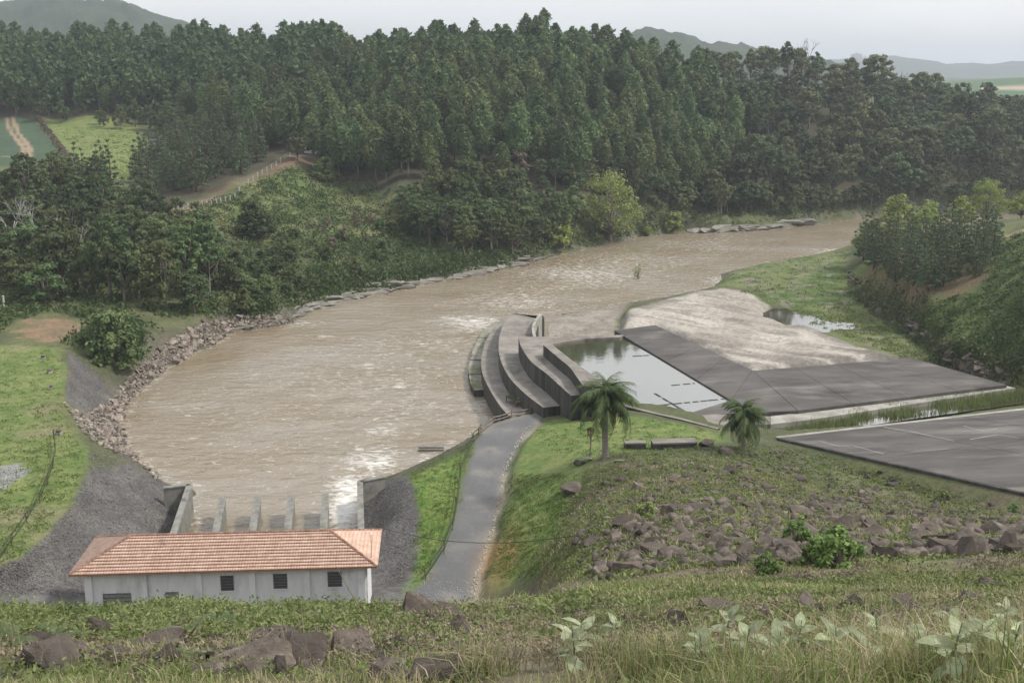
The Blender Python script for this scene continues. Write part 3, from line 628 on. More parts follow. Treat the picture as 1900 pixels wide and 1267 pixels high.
n_ = np.array([-(b_-a_)[1], (b_-a_)[0], 0]); n_ /= np.linalg.norm(n_); n_ = n_ if n_[1] > 0 else -n_
MB().prism([tuple(a_-[0,0,.02]), tuple(b_-[0,0,.02]), tuple(b_+n_*.9-[0,0,.12]), tuple(a_+n_*.9-[0,0,.12])], 1.).build('edge_beam', M['conc_pale'], chute)

# ------------------------------------------------------------------ tailrace: walls and piers
tail = thing('tailrace_pier', '', '')
bpy.data.objects.remove(tail)
prs = [((413,925),(400,990)),((478,922),(468,990)),((541,920),(533,990)),((604,917),(600,990))]
pl_ = ['leftmost of the four concrete piers in the water behind the tiled roof', 'second concrete pier from the left behind the tiled roof', 'third concrete pier from the left behind the tiled roof', 'rightmost concrete pier beside the white foaming outflow']
for (f_, n_), lb in zip(prs, pl_):
    a_, b_ = at(*f_, 2.3), at(*n_, 2.3); u = (b_-a_)/np.linalg.norm(b_-a_); b_ = b_ + u*11; s = np.array([-u[1], u[0], 0])*.30
    t = thing('tailrace_pier', lb, 'pier', (a_[0], a_[1], -2.5), 0, 'piers in the tailrace')
    def loc(p): return tuple(np.asarray(p) - [a_[0], a_[1], -2.5])
    MB().prism([loc(a_-s), loc(a_-s*.4-u*.5), loc(a_+s*.4-u*.5), loc(a_+s), loc(b_+s), loc(b_-s)], 0).build('shaft', M['pier'], t)
    MB().prism([loc(a_-s*1.25+[0,0,.15]), loc(a_+s*1.25+[0,0,.15]), loc(b_+s*1.25+[0,0,.15]), loc(b_-s*1.25+[0,0,.15])], 4.803).build('coping', M['pier'], t)
def wallrun(name, label, pts, z, zb, th, m):
    t = thing(name, label, 'wall', at(*pts[0], z)-[0, 0, z-zb]); o0 = np.array(t.location)
    P = [at(*p, z) for p in pts] 
    for a_, b_ in zip(P[:-1], P[1:]):
        u = (b_-a_)/np.linalg.norm(b_-a_); s = np.array([-u[1], u[0], 0])*th*.5; e_ = u*th*.5
        MB().prism([tuple(np.asarray(q)-o0) for q in (a_-s, b_-s, b_+s, a_+s)], 0).build('wall_panel', m, t)
        MB().prism([tuple(np.asarray(q)-o0+np.array([0,0,.14])) for q in (a_-s*1.3, b_-s*1.3, b_+s*1.3, a_+s*1.3)], z-zb+.003).build('coping', M['pier'], t)
    return t
wallrun('retaining_wall', 'concrete retaining wall left of the tailrace with short return wing', [(303,906),(352,900),(322,990),(310,1022)], 3.4, -2.5, .5, M['pier'])
wallrun('retaining_wall', 'concrete retaining wall right of the tailrace beside foaming water', [(712,885),(668,894),(670,985),(671,1030)], 2.6, -2.5, .5, M['pier'])
st = thing('river_steps', 'small concrete landing step at the water below the grass strip', 'steps', at(800, 833, .2))
for k in range(2): MB().box(-1.6, 1.6, -.4+k*.3, .0+k*.3, -1.2, .1+.22*k).build('step', M['pier'], st)

# ------------------------------------------------------------------ the power house
EZ = 9.0
ea, eb = at(127, 1068, EZ), at(700, 1052, EZ)
hx = (eb-ea); HL = np.linalg.norm(hx); hx /= HL; hy = np.array([-hx[1], hx[0], 0]); HD = 7.35
hang = math.atan2(hx[1], hx[0]); HB = 3.55
house = thing('power_house', 'long white power house with hipped terracotta tile roof beside the tailrace', 'building', (ea[0], ea[1], HB), hang)
RZ = EZ-HB; RISE = 1.62; OV = .62; OVX = .95
def on_wall(px, py, yl=OV):
    d = ray(px, py); o = np.array([0, 0, CAMZ]); n = hy; p0 = ea + hy*yl
    t = ((p0-o) @ n)/(d @ n); p = o + d*t - ea
    return p @ hx, p[2]+ea[2]-HB
wins = []
for a, b, c, d in ((408,1067.5,435,1096),(506,1064,534,1092),(607,1060.5,635,1088.5)):
    x0, z1 = on_wall(a, b); x1, z0 = on_wall(c, d); wins.append((x0, x1, z0, min(z1, RZ-.30), 'win'))
for a, b, c, d in ((190,1101,245,1122),(306,1098,333,1120)):
    x0, z1 = on_wall(a, b); x1, z0 = on_wall(c, d); wins.append((x0, x1, z0, z1, 'vent'))
wins.sort()
mb = MB(); TH = .22; xs = OVX
top_ = RZ-.05
for x0, x1, z0, z1, k in wins:
    mb.box(xs, x0, OV, OV+TH, 0, top_); mb.box(x0, x1, OV, OV+TH, 0, z0); mb.box(x0, x1, OV, OV+TH, z1, top_); xs = x1
mb.box(xs, HL-OVX, OV, OV+TH, 0, top_)
mb.build('front_wall', M['wall'], house)
MB().box(OVX, OVX+TH, OV+TH, HD-OV, 0, top_).build('end_wall', M['wall'], house)
MB().box(HL-OVX-TH, HL-OVX, OV+TH, HD-OV, 0, top_).build('end_wall', M['wall'], house)
MB().box(OVX+TH, HL-OVX-TH, HD-OV-TH, HD-OV, 0, top_).build('back_wall', M['wall'], house)
MB().box(OVX+TH, HL-OVX-TH, OV+TH, HD-OV-TH, -.4, .0).build('floor_slab', M['conc_pale'], house)
for px in (164, 267, 369, 468.5, 569.5, 671):
    x, _ = on_wall(px, 1075, OV); w2 = .24 if 170 < px < 660 else .28
    x = min(max(x, OVX+w2-.003), HL-OVX-w2+.003)
    MB().box(x-w2, x+w2, OV-.24, OV-.003, 0, top_).build('pilaster', M['wall'], house)
for x0, x1, z0, z1, k in wins:
    wd = MB(); fr = .05
    wd.box(x0, x0+fr, OV+.06, OV+.14, z0, z1).box(x1-fr, x1, OV+.06, OV+.14, z0, z1).box(x0+fr, x1-fr, OV+.06, OV+.14, z1-fr, z1).box(x0+fr, x1-fr, OV+.06, OV+.14, z0, z0+fr)
    wo_ = wd.build('window', M['metal'], house)
    ns = 5 if k == 'win' else 3
    for j in range(ns):
        zc = z0+fr+(z1-z0-2*fr)*(j+.5)/ns; hh = (z1-z0)/ns*.40; tl = .05
        MB().box(x0+fr, x1-fr, OV+.03, OV+.058, zc+hh+.0, zc+hh+.028).build('glazing_bar', M['metal'], wo_)
        m_ = M['dark'] if k == 'win' else M['metal']
        s_b = MB().add([(x0+fr, OV+.10-tl, zc-hh), (x1-fr, OV+.10-tl, zc-hh), (x1-fr, OV+.10+tl, zc+hh), (x0+fr, OV+.10+tl, zc+hh),
                  (x0+fr, OV+.112-tl, zc-hh-.004), (x1-fr, OV+.112-tl, zc-hh-.004), (x1-fr, OV+.112+tl, zc+hh-.004), (x0+fr, OV+.112+tl, zc+hh-.004)],
                  [(0,1,2,3),(7,6,5,4),(0,4,5,1),(1,5,6,2),(2,6,7,3),(3,7,4,0)])
        s_b.build('pane', m_, wo_)
    MB().box(x0-.06, x1+.06, OV-.07, OV-.003, z0-.08, z0-.003).build('sill', M['wall'], wo_)
MB().box(*[on_wall(242.5,1102)[0]+.0, on_wall(242.5,1102)[0]+.28], OV-.10, OV-.003, .9, 1.5).build('meter_box', M['metal'], house)
# roof: four planes of pressed tiles, each row stepped over the one below
hip = 3.95
def tile_plane(e0, e1, r0, r1, name):
    """e0->e1 eave, r0->r1 ridge (local points)"""
    e0, e1, r0, r1 = map(np.array, (e0, e1, r0, r1)); ln = np.linalg.norm(e1-e0); ax = (e1-e0)/ln
    up = (r0-e0) - ax*((r0-e0) @ ax); sl = np.linalg.norm(up); up /= sl; nn = np.cross(ax, up); nn = nn if nn[2] > 0 else -nn
    a0 = (r0-e0) @ ax; a1 = (r1-e0) @ ax
    rows = int(round(sl/.335)); rh = sl/rows; tw = .215; vs = []; fs = []; var = []
    prof = [0, .014, .020, .014, .002]; px_ = [0, .22, .5, .78, .99]
    nt = int(math.ceil(ln/tw))
    for r in range(rows):
        v0, v1 = r*rh, (r+1)*rh+.03
        xl0, xr0 = a0*v0/sl, ln+(a1-ln)*v0/sl; xl1, xr1 = a0*min(v1, sl)/sl, ln+(a1-ln)*min(v1, sl)/sl
        for t in range(nt):
            if (t+1)*tw < xl0 or t*tw > xr0: continue
            vr = rng.random(); jit = rng.normal(0, .002)
            k = len(vs)
            for q, h in zip(px_, prof):
                x = (t+q)*tw
                xa, xb = min(max(x, xl0), xr0), min(max(x, xl1), xr1)
                pa = e0 + ax*xa + up*v0 + nn*(.11+h+jit); pc = e0 + ax*xb + up*min(v1, sl) + nn*(.020+h+jit)
                pd = e0 + ax*xa + up*(v0+.06) + nn*(.0+jit)
                vs += [pa, pc, pd]; var += [vr]*3
            for q in range(4):
                i = k+q*3
                fs += [(i, i+3, i+4, i+1), (i+2, i+5, i+3, i)]
    return obj(name, mesh_np(name, np.array(vs), np.array(fs), False, attrs={'var': var}), M['tile'], None, None)
cE = [(0,0,RZ),(HL,0,RZ),(HL,HD,RZ),(0,HD,RZ)]; rg0, rg1 = (hip, HD/2, RZ+RISE), (HL-hip, HD/2, RZ+RISE)
roof = MB().add([cE[0], cE[1], cE[2], cE[3], rg0, rg1, *[(p[0], p[1], p[2]-.07) for p in cE]],
    [(0,1,5,4),(1,2,5),(2,3,4,5),(3,0,4),(9,8,7,6),(0,6,7,1),(1,7,8,2),(2,8,9,3),(3,9,6,0)]).build('roof', M['fascia'], house)
for a, b, c, d in ((cE[0], cE[1], rg0, rg1), (cE[1], cE[2], rg1, rg1), (cE[2], cE[3], rg1, rg0), (cE[3], cE[0], rg0, rg0)):
    o = tile_plane(a, b, c, d, 'tiles'); o.parent = roof; o['kind'] = 'stuff'
def cap_mesh():
    mb = MB(); n = 6; vs = []
    for s_, (y, r) in enumerate(((0, .135), (.43, .115))):
        for k in range(n+1):
            t = PI*k/n; vs.append((math.cos(t)*r, y, math.sin(t)*r*.8))
    fs = [(k, k+n+1, k+n+2, k+1) for k in range(n)] + [tuple(range(n+1))]
    return MB().add(vs, fs).mesh('ridge_tile')
capm = cap_mesh(); capm.materials.append(M['ridge'])
def caps(p, q):
    p, q = Vector(p), Vector(q); d = q-p; n = int(d.length/.40)
    for k in range(n):
        o = obj('ridge_tile', capm, None, roof); o.location = p + d*(k/n) + Vector((0, 0, .055)); o.rotation_euler = d.to_track_quat('Y', 'Z').to_euler()
for p, q in ((rg0, rg1), (cE[0], rg0), (cE[3], rg0), (cE[1], rg1), (cE[2], rg1)): caps(p, q)
MB().tube([(HL-.5, 1.2, RZ+.3), (HL-.5, 1.2, RZ+2.1), (HL-.5, 1.2, RZ+2.25)], [.025, .025, .03], 6).build('vent_pipe', M['metal'], house)
MB().tube([(HL-OVX+.06, OV+.3, 0), (HL-OVX+.06, OV+.3, RZ-.1)], .05, 8).build('downpipe', M['white'], house)
# overhead wire from the roof corner to the abutment
wp0 = ea + hx*(HL-.1) + hy*(HD-.2) + np.array([0, 0, .35]); wp1 = at(1230, 955, 21.)
pts = [wp0 + (wp1-wp0)*t - np.array([0, 0, 1.6*4*t*(1-t)]) for t in np.linspace(0, 1, 24)]
wire = MB().tube(pts, .028, 5).build('overhead_wire', M['dark']); rebase(wire, wp0); tag(wire, 'thin sagging overhead wire from the tiled roof corner to the rocky slope', 'wire')
gp = thing('wire_post', 'short wooden post holding the overhead wire on the rocky slope', 'post', (wp1[0], wp1[1], hz(wp1[0], wp1[1])-.3))
MB().tube([(0, 0, 0), (0, 0, max(1.2, wp1[2]-gp.location.z+.15))], [.09, .07], 7).build('shaft', M['post'], gp)
MB().box(-.25, .25, -.04, .04, max(1.05, wp1[2]-gp.location.z-.1), max(1.12, wp1[2]-gp.location.z-.02)).build('crossarm', M['post'], gp)

# ------------------------------------------------------------------ rails and fences
def rail_fence(name, label, pts, z, n_posts, ph, m_rail, m_post, rails=(.95,), rr=.05, pr=.05, lean=0.):
    P = np.array([at(a, b, z)[:2] for a, b in pts]); seg = np.r_[0, np.cumsum(np.linalg.norm(np.diff(P, axis=0), axis=1))]
    s = np.linspace(0, seg[-1], n_posts); X = np.interp(s, seg, P[:, 0]); Y = np.interp(s, seg, P[:, 1]); Z = height(X, Y)
    t = thing(name, label, 'fence', (X[0], Y[0], Z[0])); o0 = np.array([X[0], Y[0], Z[0]])
    for i in range(n_posts):
        b = np.array([X[i], Y[i], Z[i]])-o0; l_ = rng.normal(0, .06, 2)*lean
        MB().tube([b-[0, 0, .2], b+[l_[0], l_[1], ph*rng.uniform(.9, 1.1)]], pr, 6).build('post', m_post, t)
    for k in rails:
        for i in range(n_posts-1):
            a_ = np.array([X[i], Y[i], Z[i]+k*ph+rng.normal(0, .04)])-o0; b_ = np.array([X[i+1], Y[i+1], Z[i+1]+k*ph+rng.normal(0, .04)])-o0
            u = (b_-a_)/max(.01, np.linalg.norm(b_-a_))
            MB().tube([a_-u*.15+[.07, 0, 0], (a_+b_)/2-[-.07, 0, .05], b_+u*.15+[.07, 0, 0]], rr, 5).build('rail', m_rail, t)
    return t
rail_fence('bamboo_rail_fence', 'thin bamboo rail fence along the left yard lawn', [(100,815),(104,850),(84,915),(52,970),(16,1022),(-60,1110)], 6, 9, 1.1, M['wood'], M['post'], (.95, .6), .06, .06, 1)
rail_fence('bamboo_rail_fence', 'leaning bamboo rail fence between the grass strip and gravel road', [(893,790),(870,830),(855,870),(849,930),(838,990),(822,1030),(790,1075)], 4, 9, 1.2, M['wood'], M['post'], (.95, .5), .065, .05, 2)
rail_fence('log_barrier', 'low log barrier across the end of the gravel road by the terraces', [(888,800),(930,778),(985,760)], 4, 4, .9, M['bark'], M['post'], (.9, .4), .09, .07, 1)
rail_fence('white_post_fence', 'row of white posts climbing the far hillside below dark pines', [(320,386),(380,362),(432,344),(490,312),(540,292)], 19, 2, .1, M['white'], M['white'], (), .04, .1)
fw_ = [o for o in bpy.data.objects if o.name.startswith('white_post_fence')][0]
for c in list(fw_.children): bpy.data.objects.remove(c)
o0 = np.array(fw_.location); prev = None
for i in range(26):
    t = i/25; px = 322+t*216; py = np.interp(px, [322,380,432,490,540], [386,362,344,312,291])
    p = at(px, py, 15.2+t*7.0); p[2] = hz(p[0], p[1]); b = p-o0
    MB().box(b[0]-.10, b[0]+.10, b[1]-.10, b[1]+.10, b[2]-.3, b[2]+1.4).build('post', M['white'], fw_)
    if prev is not None:
        for k in (.5, 1., 1.35): MB().tube([prev+[0, 0, k], b+[0, 0, k]], .02, 4).build('wire', M['metal'], fw_)
    prev = b
ps = at(8, 572, 6.3); gpost = thing('gate_post', 'lone pale post beside the dirt cut at the left edge', 'post', (ps[0], ps[1], hz(ps[0], ps[1])-.1))
MB().box(-.12, .12, -.12, .12, 0, 2.3).build('shaft', M['white'], gpost); MB().box(-.16, .16, -.16, .16, 2.303, 2.38).build('cap', M['white'], gpost)
# far cottages in the trees and far tower blocks on the horizon
def cottage(px, py, d, wd, dp, ht, label, rz=0, wallm='white', roofm='ridge'):
    p = atd(px, py, d); z = hz(p[0], p[1]); t = thing('cottage', label, 'house', (p[0], p[1], z-.3), rz)
    MB().box(-wd/2, wd/2, -dp/2, dp/2, 0, ht).build('wall', M[wallm], t)
    MB().add([(-wd/2-.5, -dp/2-.5, ht+.01), (wd/2+.5, -dp/2-.5, ht+.01), (wd/2+.5, dp/2+.5, ht+.01), (-wd/2-.5, dp/2+.5, ht+.01), (-wd/2-.5, 0, ht+1.6), (wd/2+.5, 0, ht+1.6)], [(0,1,5,4),(2,3,4,5),(0,4,3),(1,2,5),(3,2,1,0)]).build('roof', M[roofm], t)
    for k in (-.28, .28): MB().box(k*wd-.5, k*wd+.5, -dp/2-.05, -dp/2-.003, 1.2, 2.4).build('window', M['dark'], t)
    MB().box(-.45, .45, -dp/2-.05, -dp/2-.003, .2, 2.2).build('door', M['post'], t)
cottage(303, 262, 350, 7, 6, 3.4, 'small white cottage half hidden by trees above the green meadow', .3, roofm='dark')
cottage(588, 280, 346, 6, 5, 2.8, 'small pale cottage at the top of the white post fence', -.3, roofm='metal')
for k, (px, wd, ht, lb) in enumerate(((1588, 38, 50, 'wide hazy tower block on the far right horizon'), (1604, 18, 38, 'narrow hazy tower block on the far horizon, right of the wide one'))):
    p = atd(px, 118, 4500); t = thing('tower_block', lb, 'building', (p[0], p[1], 55))
    MB().box(-wd/2, wd/2, -10, 10, 0, ht).build('wall', M['white'], t); MB().box(-wd/5, wd/5, -4, 4, ht+.01, ht+5).build('plant_room', M['white'], t)
    for r in range(9):
        for c in range(6): MB().box(-wd/2+wd*(c+.25)/6, -wd/2+wd*(c+.75)/6, -10.2, -10.02, ht*(r+.3)/9, ht*(r+.75)/9).build('window', M['dark'], t)
print('structures done')
# ------------------------------------------------------------------ finding the ground behind a pixel
def gpix(px, py, dmin=40., dmax=620., step=1.0):
    """points of the terrain met by the sight lines through the given pixels (arrays)"""
    px = np.atleast_1d(np.asarray(px, float)); py = np.atleast_1d(np.asarray(py, float))
    xc = (px-950)/F; yc = (633.5-py)/F; dx = xc; dy = _ct+yc*_st; dz = -_st+yc*_ct
    lo = np.full(px.shape, np.nan)
    ys = dmin*(dmax/dmin)**np.linspace(0, 1, 140)
    done = np.zeros(px.shape, bool); prev = ys[0]
    for y in ys:
        s = y/dy; hh = gsample(dx*s, np.full_like(s, y))
        hit = (~done) & (CAMZ+dz*s <= hh); lo[hit] = (prev+y)/2; done |= hit; prev = y
    lo = np.where(done, lo, dmax); k = (dmax/dmin)**(1/139); a = lo/k; b = lo*k
    for _ in range(12):
        c = (a+b)/2; s = c/dy; hit = CAMZ+dz*s <= gsample(dx*s, c); b = np.where(hit, c, b); a = np.where(hit, a, c)
    lo = np.where(done, (a+b)/2, dmax); s = lo/dy
    x, y = dx*s, lo; return np.stack([x, y, gsample(x, y)], 1)
_lr = np.log(RR); _caz = AZ
def gsample(x, y):
    """height of the finished ground sheet (bilinear on its own grid)"""
    a = np.arctan2(x, y); r = np.log(np.maximum(np.hypot(x, y), RR[0]))
    j = np.clip(np.searchsorted(_caz, a)-1, 0, nc-2); i = np.clip(np.searchsorted(_lr, r)-1, 0, nr-2)
    u = np.clip((a-_caz[j])/(_caz[j+1]-_caz[j]), 0, 1); v = np.clip((r-_lr[i])/(_lr[i+1]-_lr[i]), 0, 1)
    return (GZ[i, j]*(1-u)+GZ[i, j+1]*u)*(1-v) + (GZ[i+1, j]*(1-u)+GZ[i+1, j+1]*u)*v
def in_poly(n, poly, seed=0):
    """n random points inside a pixel polygon"""
    g = np.random.default_rng(seed); p = np.array(poly, float); out = np.zeros((0, 2))
    while len(out) < n:
        q = g.uniform(p.min(0), p.max(0), (n*3, 2)); out = np.concatenate([out, q[sdist(q[:, 0], q[:, 1], p) < 0]])
    return out[:n]

# ------------------------------------------------------------------ plants: meshes
def unit(v): return v/np.maximum(1e-9, np.linalg.norm(v, axis=-1, keepdims=True))
def leaf_arrays(C, bias, size, g, asp=.55, rnd=.9, fold=.15):
    n = len(C); nn = unit(bias + g.normal(0, rnd, (n, 3))); t = unit(np.cross(nn, g.normal(0, 1, (n, 3)))); b = np.cross(nn, t)
    s = (size if hasattr(size, '__len__') else np.full(n, size))[:, None]*g.uniform(.65, 1.35, (n, 1))
    vs = np.stack([C-t*s, C+b*s*asp-nn*s*fold, C+t*s, C-b*s*asp-nn*s*fold], 1).reshape(-1, 3)
    fs = np.arange(n*4).reshape(n, 4); var = np.repeat(g.random(n), 4); return vs, fs, var
def clumps_to_leaves(cl, per, size, g, shell=.5, up=.5, rnd=.8, asp=.55):
    """cl: list of (centre, radii)"""
    Cs, Bs = [], []
    for c, r in cl:
        k = per if not callable(per) else per(r)
        d = unit(g.normal(0, 1, (k, 3))); rad = (shell + (1-shell)*g.random((k, 1)))*g.choice([1, 1, 1, .6], (k, 1))
        Cs.append(np.asarray(c) + d*np.asarray(r)*rad); Bs.append(d + np.array([0, 0, up]))
    return leaf_arrays(np.concatenate(Cs), np.concatenate(Bs), size, g, asp, rnd)
def crown_mesh(name, cl, per, size, g, m, **k):
    v, f, var = clumps_to_leaves(cl, per, size, g, **k); me = mesh_np(name, v, f, False, attrs={'var': var}); me.materials.append(m); return me
def limb_mesh(name, H, r0, limbs, m, bend=.0, g=None, n=6):
    mb = MB(); g = g or rng
    k = 6; pts = [(bend*math.sin(i/k*PI)*H*.05, bend*math.cos(i*1.3)*H*.01, H*i/k-.6*(i == 0)) for i in range(k+1)]
    mb.tube(pts, [r0*(1.25 if i == 0 else 1-.85*i/k) for i in range(k+1)], n)
    for c, t in limbs:
        i0 = t*k; j = min(k-1, int(i0)); a = Vector(pts[j]).lerp(Vector(pts[j+1]), i0-j); c = Vector(tuple(map(float, c)))
        mid = a.lerp(c, .5) + Vector((0, 0, -.06*(c-a).length)); rr = r0*(1-.85*t)
        mb.tube([a, mid, c], [rr*.6, rr*.4, rr*.12], 4)
    me = mb.mesh(name, True); me.materials.append(m); return me
P = {}
def eucalyptus(seed, H, R_, dens=46, size=.50, low=False):
    g = np.random.default_rng(seed); cl = []; limbs = []; n = 38 if not low else 18
    c0 = .30 if seed % 2 else .2
    for i in range(n):
        u = (i+.5)/n; t = c0+(1-c0)*u; prof = min(1, .55+u*2.)*(1-u**2.4)**.75 if seed % 3 == 0 else min(1, .5+u*1.5)*(1-u**3.6)**.62*.95
        rr = R_*prof; a = i*2.4+g.uniform(-.4, .4); k = g.uniform(.35, .72)
        c = np.array([math.cos(a)*rr*k, math.sin(a)*rr*k, H*t]); q = max(.65, rr*g.uniform(.42, .58)); cl.append((c, (q, q, q*1.25)))
        if i % 4 == 0: limbs.append((c, max(.2, t-.1)))
    cl.append((np.array([0, 0, H*.97]), (.6, .6, H*.035)))
    cr_ = crown_mesh('eucalyptus_crown', cl, dens if not low else 24, size if not low else .95, g, M['euc'], shell=.6, up=.25, rnd=.45, asp=.45)
    tr_ = limb_mesh('eucalyptus_trunk', H*.96, .2+H*.004, limbs, M['bark'], g=g, n=5); return tr_, cr_
def broadleaf(seed, H, R_, nl=16, per=90, size=.36, m='wood', base=.35, flat=.62, bark='bark', up=.6, sub=3):
    """domed crown of many small clumps carried on limbs"""
    g = np.random.default_rng(seed); cl = []; limbs = []
    for i in range(nl):
        a = i*2.399+g.uniform(-.4, .4); k = math.sqrt((i+.5)/nl); z = H*(base+(1-base)*(1-.75*k**2)*g.uniform(.72, 1.0)); rr = R_*k*.82
        c = np.array([math.cos(a)*rr, math.sin(a)*rr, z-R_*.16]); q = R_*g.uniform(.24, .36)
        limbs.append((c-[0, 0, q*.3], base*g.uniform(.7, 1.3) if base > .1 else .15))
        for j in range(sub):
            d = g.normal(0, 1, 3)*[1, 1, .6]; d /= np.linalg.norm(d); q2 = q*g.uniform(.5, .85)
            cl.append((c+d*q*.62, (q2, q2, q2*flat)))
    for i in range(nl//3):
        a = g.uniform(0, 6.28); k = g.uniform(.2, .8); q = R_*.22; cl.append((np.array([math.cos(a)*R_*k, math.sin(a)*R_*k, H*g.uniform(base*.8, base+.2)]), (q, q, q*.7)))
    cr_ = crown_mesh('crown', cl, per//sub, size, g, M[m], shell=.65, up=up, rnd=.48)
    tr_ = limb_mesh('trunk', H*.72, .12+H*.013, limbs, M[bark], g=g, bend=g.uniform(-1, 1)); return tr_, cr_
def pine(seed, H, R_, per=42, size=.34, m='pineleaf', base=.14):
    g = np.random.default_rng(seed); cl = []; limbs = []
    lv = 11
    for i in range(lv):
        u = i/(lv-1); z = H*(base+(1-base)*u); rr = R_*(1-u)**.75*(1 if u > .1 else .8)+.25; nb = max(1, int(7*(1-u)+1))
        for j in range(nb):
            a = j*2*PI/nb+i*.9+g.uniform(-.35, .35); k = g.uniform(.45, .95); q = max(.35, R_*.26*(1-.5*u))
            c = np.array([math.cos(a)*rr*k, math.sin(a)*rr*k, z+g.uniform(-.3, .3)]); cl.append((c, (q, q, q*.62)))
            if j % 2 == 0: limbs.append((c, min(.97, base+(1-base)*u)))
    cr_ = crown_mesh('pine_crown', cl, per, size, g, M[m], shell=.35, up=.35, rnd=.8, asp=.3)
    tr_ = limb_mesh('pine_trunk', H*.97, .12+H*.009, limbs[:26], M['bark_red'], g=g); return tr_, cr_
def bare(seed, H, nl=14, m='bark_pale'):
    g = np.random.default_rng(seed); mb = MB()
    def grow(p, d, ln, r, lvl):
        q = p + d*ln; mb.tube([p, (p+q)/2+Vector(g.normal(0, .04*ln, 3)), q], [r, r*.8, r*.6], 5)
        if lvl == 0: return
        for k in range(3 if lvl > 1 else 2):
            e = (d + Vector(g.normal(0, .5, 3)) + Vector((0, 0, .15))).normalized(); grow(q, e, ln*g.uniform(.55, .8), r*.6, lvl-1)
    grow(Vector((0, 0, -.4)), Vector((.05, 0, 1)), H*.42, H*.02, 4); me = mb.mesh('branches', True); me.materials.append(M[m]); return me
P['euc'] = [eucalyptus(100+i, h, r) for i, (h, r) in enumerate(((16.5, 4.3), (17.5, 4.1), (15.5, 4.5), (17, 3.8), (14, 4.0), (18, 4.4)))]
P['euclow'] = [eucalyptus(130+i, h, r, low=True) for i, (h, r) in enumerate(((16.5, 4.3), (17.5, 4.1), (15, 4.4)))]
P['native'] = [broadleaf(200+i, h, r, nl, 84, .50, 'native', b, f) for i, (h, r, nl, b, f) in enumerate(((15, 5.2, 16, .4, .6), (13, 4.4, 13, .35, .75), (17, 5.6, 18, .45, .55), (12, 4.8, 14, .3, .7), (16, 4.2, 12, .5, .8)))]
P['wood'] = [broadleaf(230+i, h, r, nl, 140, .32, 'wood', b, f) for i, (h, r, nl, b, f) in enumerate(((12, 4.2, 18, .32, .6), (10, 3.8, 16, .25, .7), (13.5, 4.4, 18, .42, .55), (9, 4.2, 15, .18, .75), (11, 3.4, 14, .4, .8)))]
P['round'] = [broadleaf(260+i, h, r, nl, 150, .34, 'wood', .05, .8, sub=4) for i, (h, r, nl) in enumerate(((8, 4.0, 22), (6.5, 3.6, 20)))]
P['bright'] = [broadleaf(280+i, h, r, nl, 120, .30, 'bright', b, .8, sub=4) for i, (h, r, nl, b) in enumerate(((17, 7.0, 30, .18), (11, 5.0, 20, .2), (6, 3.0, 14, .1)))]
P['pine'] = [pine(300+i, h, r) for i, (h, r) in enumerate(((14, 3.7), (12, 3.5), (15, 3.8), (11, 3.3)))]
P['bamboo'] = [broadleaf(340+i, 6.5, 3.2, 24, 150, .26, 'wood', .02, 1.2, sub=3) for i in range(2)]
P['shrub'] = [broadleaf(360+i, 1.5, .85, 12, 80, .10, 'shrub', .12, .8, sub=2) for i in range(3)]
P['brush'] = [broadleaf(380+i, 7, 3.3, 14, 110, .26, 'drybrush', .2, .8) for i in range(2)]
def plant(kind, i, name, label, cat, loc, sc=1., rz=0., group=None, szz=1., tilt=(0, 0)):
    tr_, cr_ = P[kind][i % len(P[kind])]
    t = thing(name, label, cat, loc, rz, group); t.scale = (sc, sc, sc*szz); t.rotation_euler = (tilt[0], tilt[1], rz)
    a = bpy.data.objects.new('trunk', tr_); b = bpy.data.objects.new('crown', cr_)
    for o in (a, b): COL.objects.link(o); o.parent = t
    return t
def joined(name, kind, items, label=None):
    """many small copies melted into one mesh of leaves and trunks"""
    out = []
    for part in (1, 0):
        Vs, Fs, Va, off = [], [], [], 0
        arr = []
        for tr_cr in P[kind]:
            me = tr_cr[part]; v = np.empty(len(me.vertices)*3, np.float32); me.vertices.foreach_get('co', v); v = v.reshape(-1, 3)
            lt = np.empty(len(me.polygons), np.int32); me.polygons.foreach_get('loop_total', lt); lp = np.empty(len(me.loops), np.int32); me.loops.foreach_get('vertex_index', lp)
            st_ = np.cumsum(lt)-lt; q = lp[st_[lt == 4][:, None]+np.arange(4)]
            va = np.zeros(len(v), np.float32)
            if 'var' in me.attributes: me.attributes['var'].data.foreach_get('value', va)
            arr.append((v, q, va))
        for i, (x, y, z, s, rz) in enumerate(items):
            v, q, va = arr[i % len(arr)]; c, s_ = math.cos(rz), math.sin(rz)
            w_ = np.stack([(v[:, 0]*c-v[:, 1]*s_)*s+x, (v[:, 0]*s_+v[:, 1]*c)*s+y, v[:, 2]*s+z], 1); Vs.append(w_); Fs.append(q+off); Va.append(np.clip(va*.6+.4*((i*.618) % 1), 0, 1)); off += len(v)
        out.append(mesh_np(name, np.concatenate(Vs), np.concatenate(Fs), part == 0, attrs={'var': np.concatenate(Va)}))
    me = out[0]
    return out
